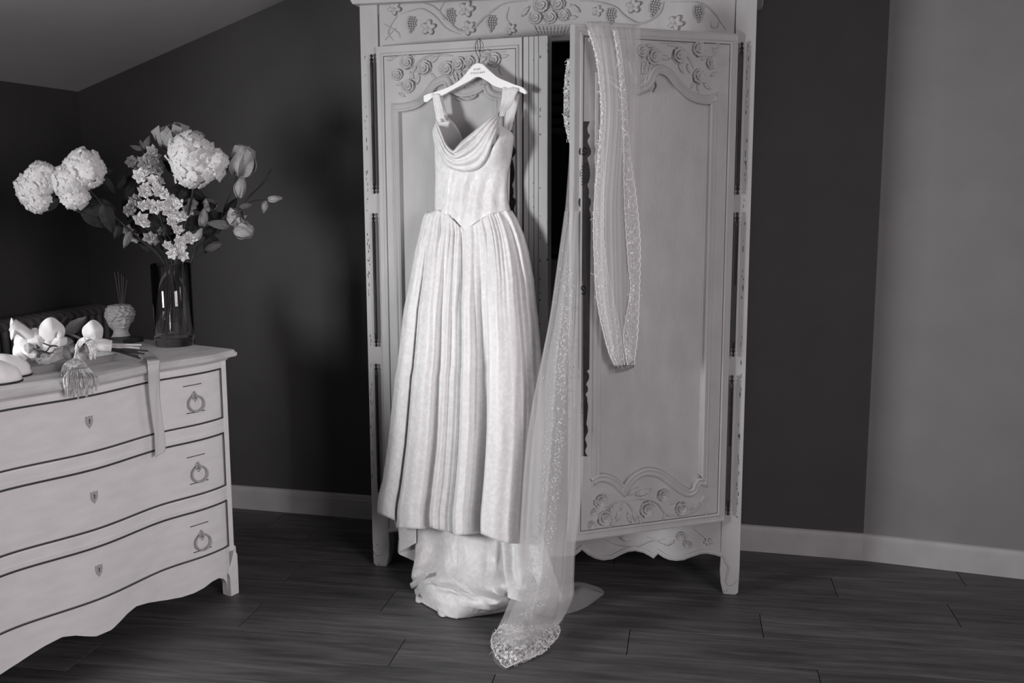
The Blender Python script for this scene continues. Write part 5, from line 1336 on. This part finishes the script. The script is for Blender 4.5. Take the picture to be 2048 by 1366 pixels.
_, rr1 = sheetf(AF, 'tulle_fall', rear, M_TULLE, veil, 80, 240, wav(.012, 11, 0))
_, rr4 = sheetf(AF, 'tulle_fall', [[(p[0], p[1], (p[2]+.03 if p[2] else None)) for p in r] for r in rear[1:13]], M_TULLE, veil, 80, 220, wav(.012, 8, 0, 2.2))
mb = MB(); emb_on(mb, rr4, 1100, lambda s, v, r: v > .12 and abs(s-.45-.12*sin(v*5)-.18*(r.random()-.5)) < .17, (.002, .0052), random.Random(5), .0015); emb_on(mb, rr1, 160, lambda s, v, r: .06 < v < .42 and abs(s-.35) < .2, (.002, .005), random.Random(6), .0015)
e = mb.build('embroidery', M_EMB2, veil, AF.M, smooth=0, merge=False); e['kind'] = 'stuff'
inner_r = [[(r[0][0]+(12 if q > 4 else 3), r[0][1], (r[0][2]+.012 if r[0][2] else r[0][2])), (r[1][0], r[1][1], (r[1][2]+.02 if r[1][2] else r[1][2])), (r[2][0]-2, r[2][1], (r[2][2]+.01 if r[2][2] else r[2][2]))] for q, r in enumerate(rear[:-2])]
_, rr2 = sheetf(AF, 'tulle_fall', inner_r, M_TULLE2, veil, 80, 200, wav(.014, 13, 0, 1.4))
# floor end: dense corded lace
def flo(x, y, h): return AF.I @ onz(x, y, h)
FL = [[(1008, 1248, .05), (1040, 1256, .06), (1075, 1250, .06), (1116, 1252, .02)], [(984, 1272, .012), (1030, 1284, .05), (1072, 1276, .045), (1118, 1264, .012)], [(984, 1296, .006), (1020, 1304, .03), (1064, 1296, .03), (1106, 1284, .006)], [(994, 1318, .005), (1024, 1320, .012), (1056, 1312, .012), (1088, 1302, .005)], [(1011, 1336, .005), (1030, 1327, .006), (1046, 1320, .006), (1064, 1315, .005)]]
C_ = [resample(cat([flo(*p) for p in r], 8), 60) for r in FL]; rows = [resample(cat([c[j] for c in C_], 8), 50) for j in range(60)]; rows = [[rows[j][i]+V((0, 0, .010*fbm((j*.12, i*.12, 4))*(1 if 2 < i < 47 else 0)+.002)) for j in range(60)] for i in range(50)]
o = MB().grid(rows).build('lace_end', sheer('lace_floor', .8, .16, pattern=.7, scale=48), veil, AF.M, smooth=80)
mb = MB(); emb_on(mb, rows, 480, lambda s, v, r: (s < .25 or s > .7 or v > .4 or r.random() < .5), (.004, .009), random.Random(8), .002)
for ed in ([r[0] for r in rows], [r[-1] for r in rows], rows[-1], rows[8][10:50], rows[20]): edge_cord(mb, ed, .0016, .004, 24)
e = mb.build('embroidery', M_EMB, o, AF.M, smooth=0, merge=False); e['kind'] = 'stuff'
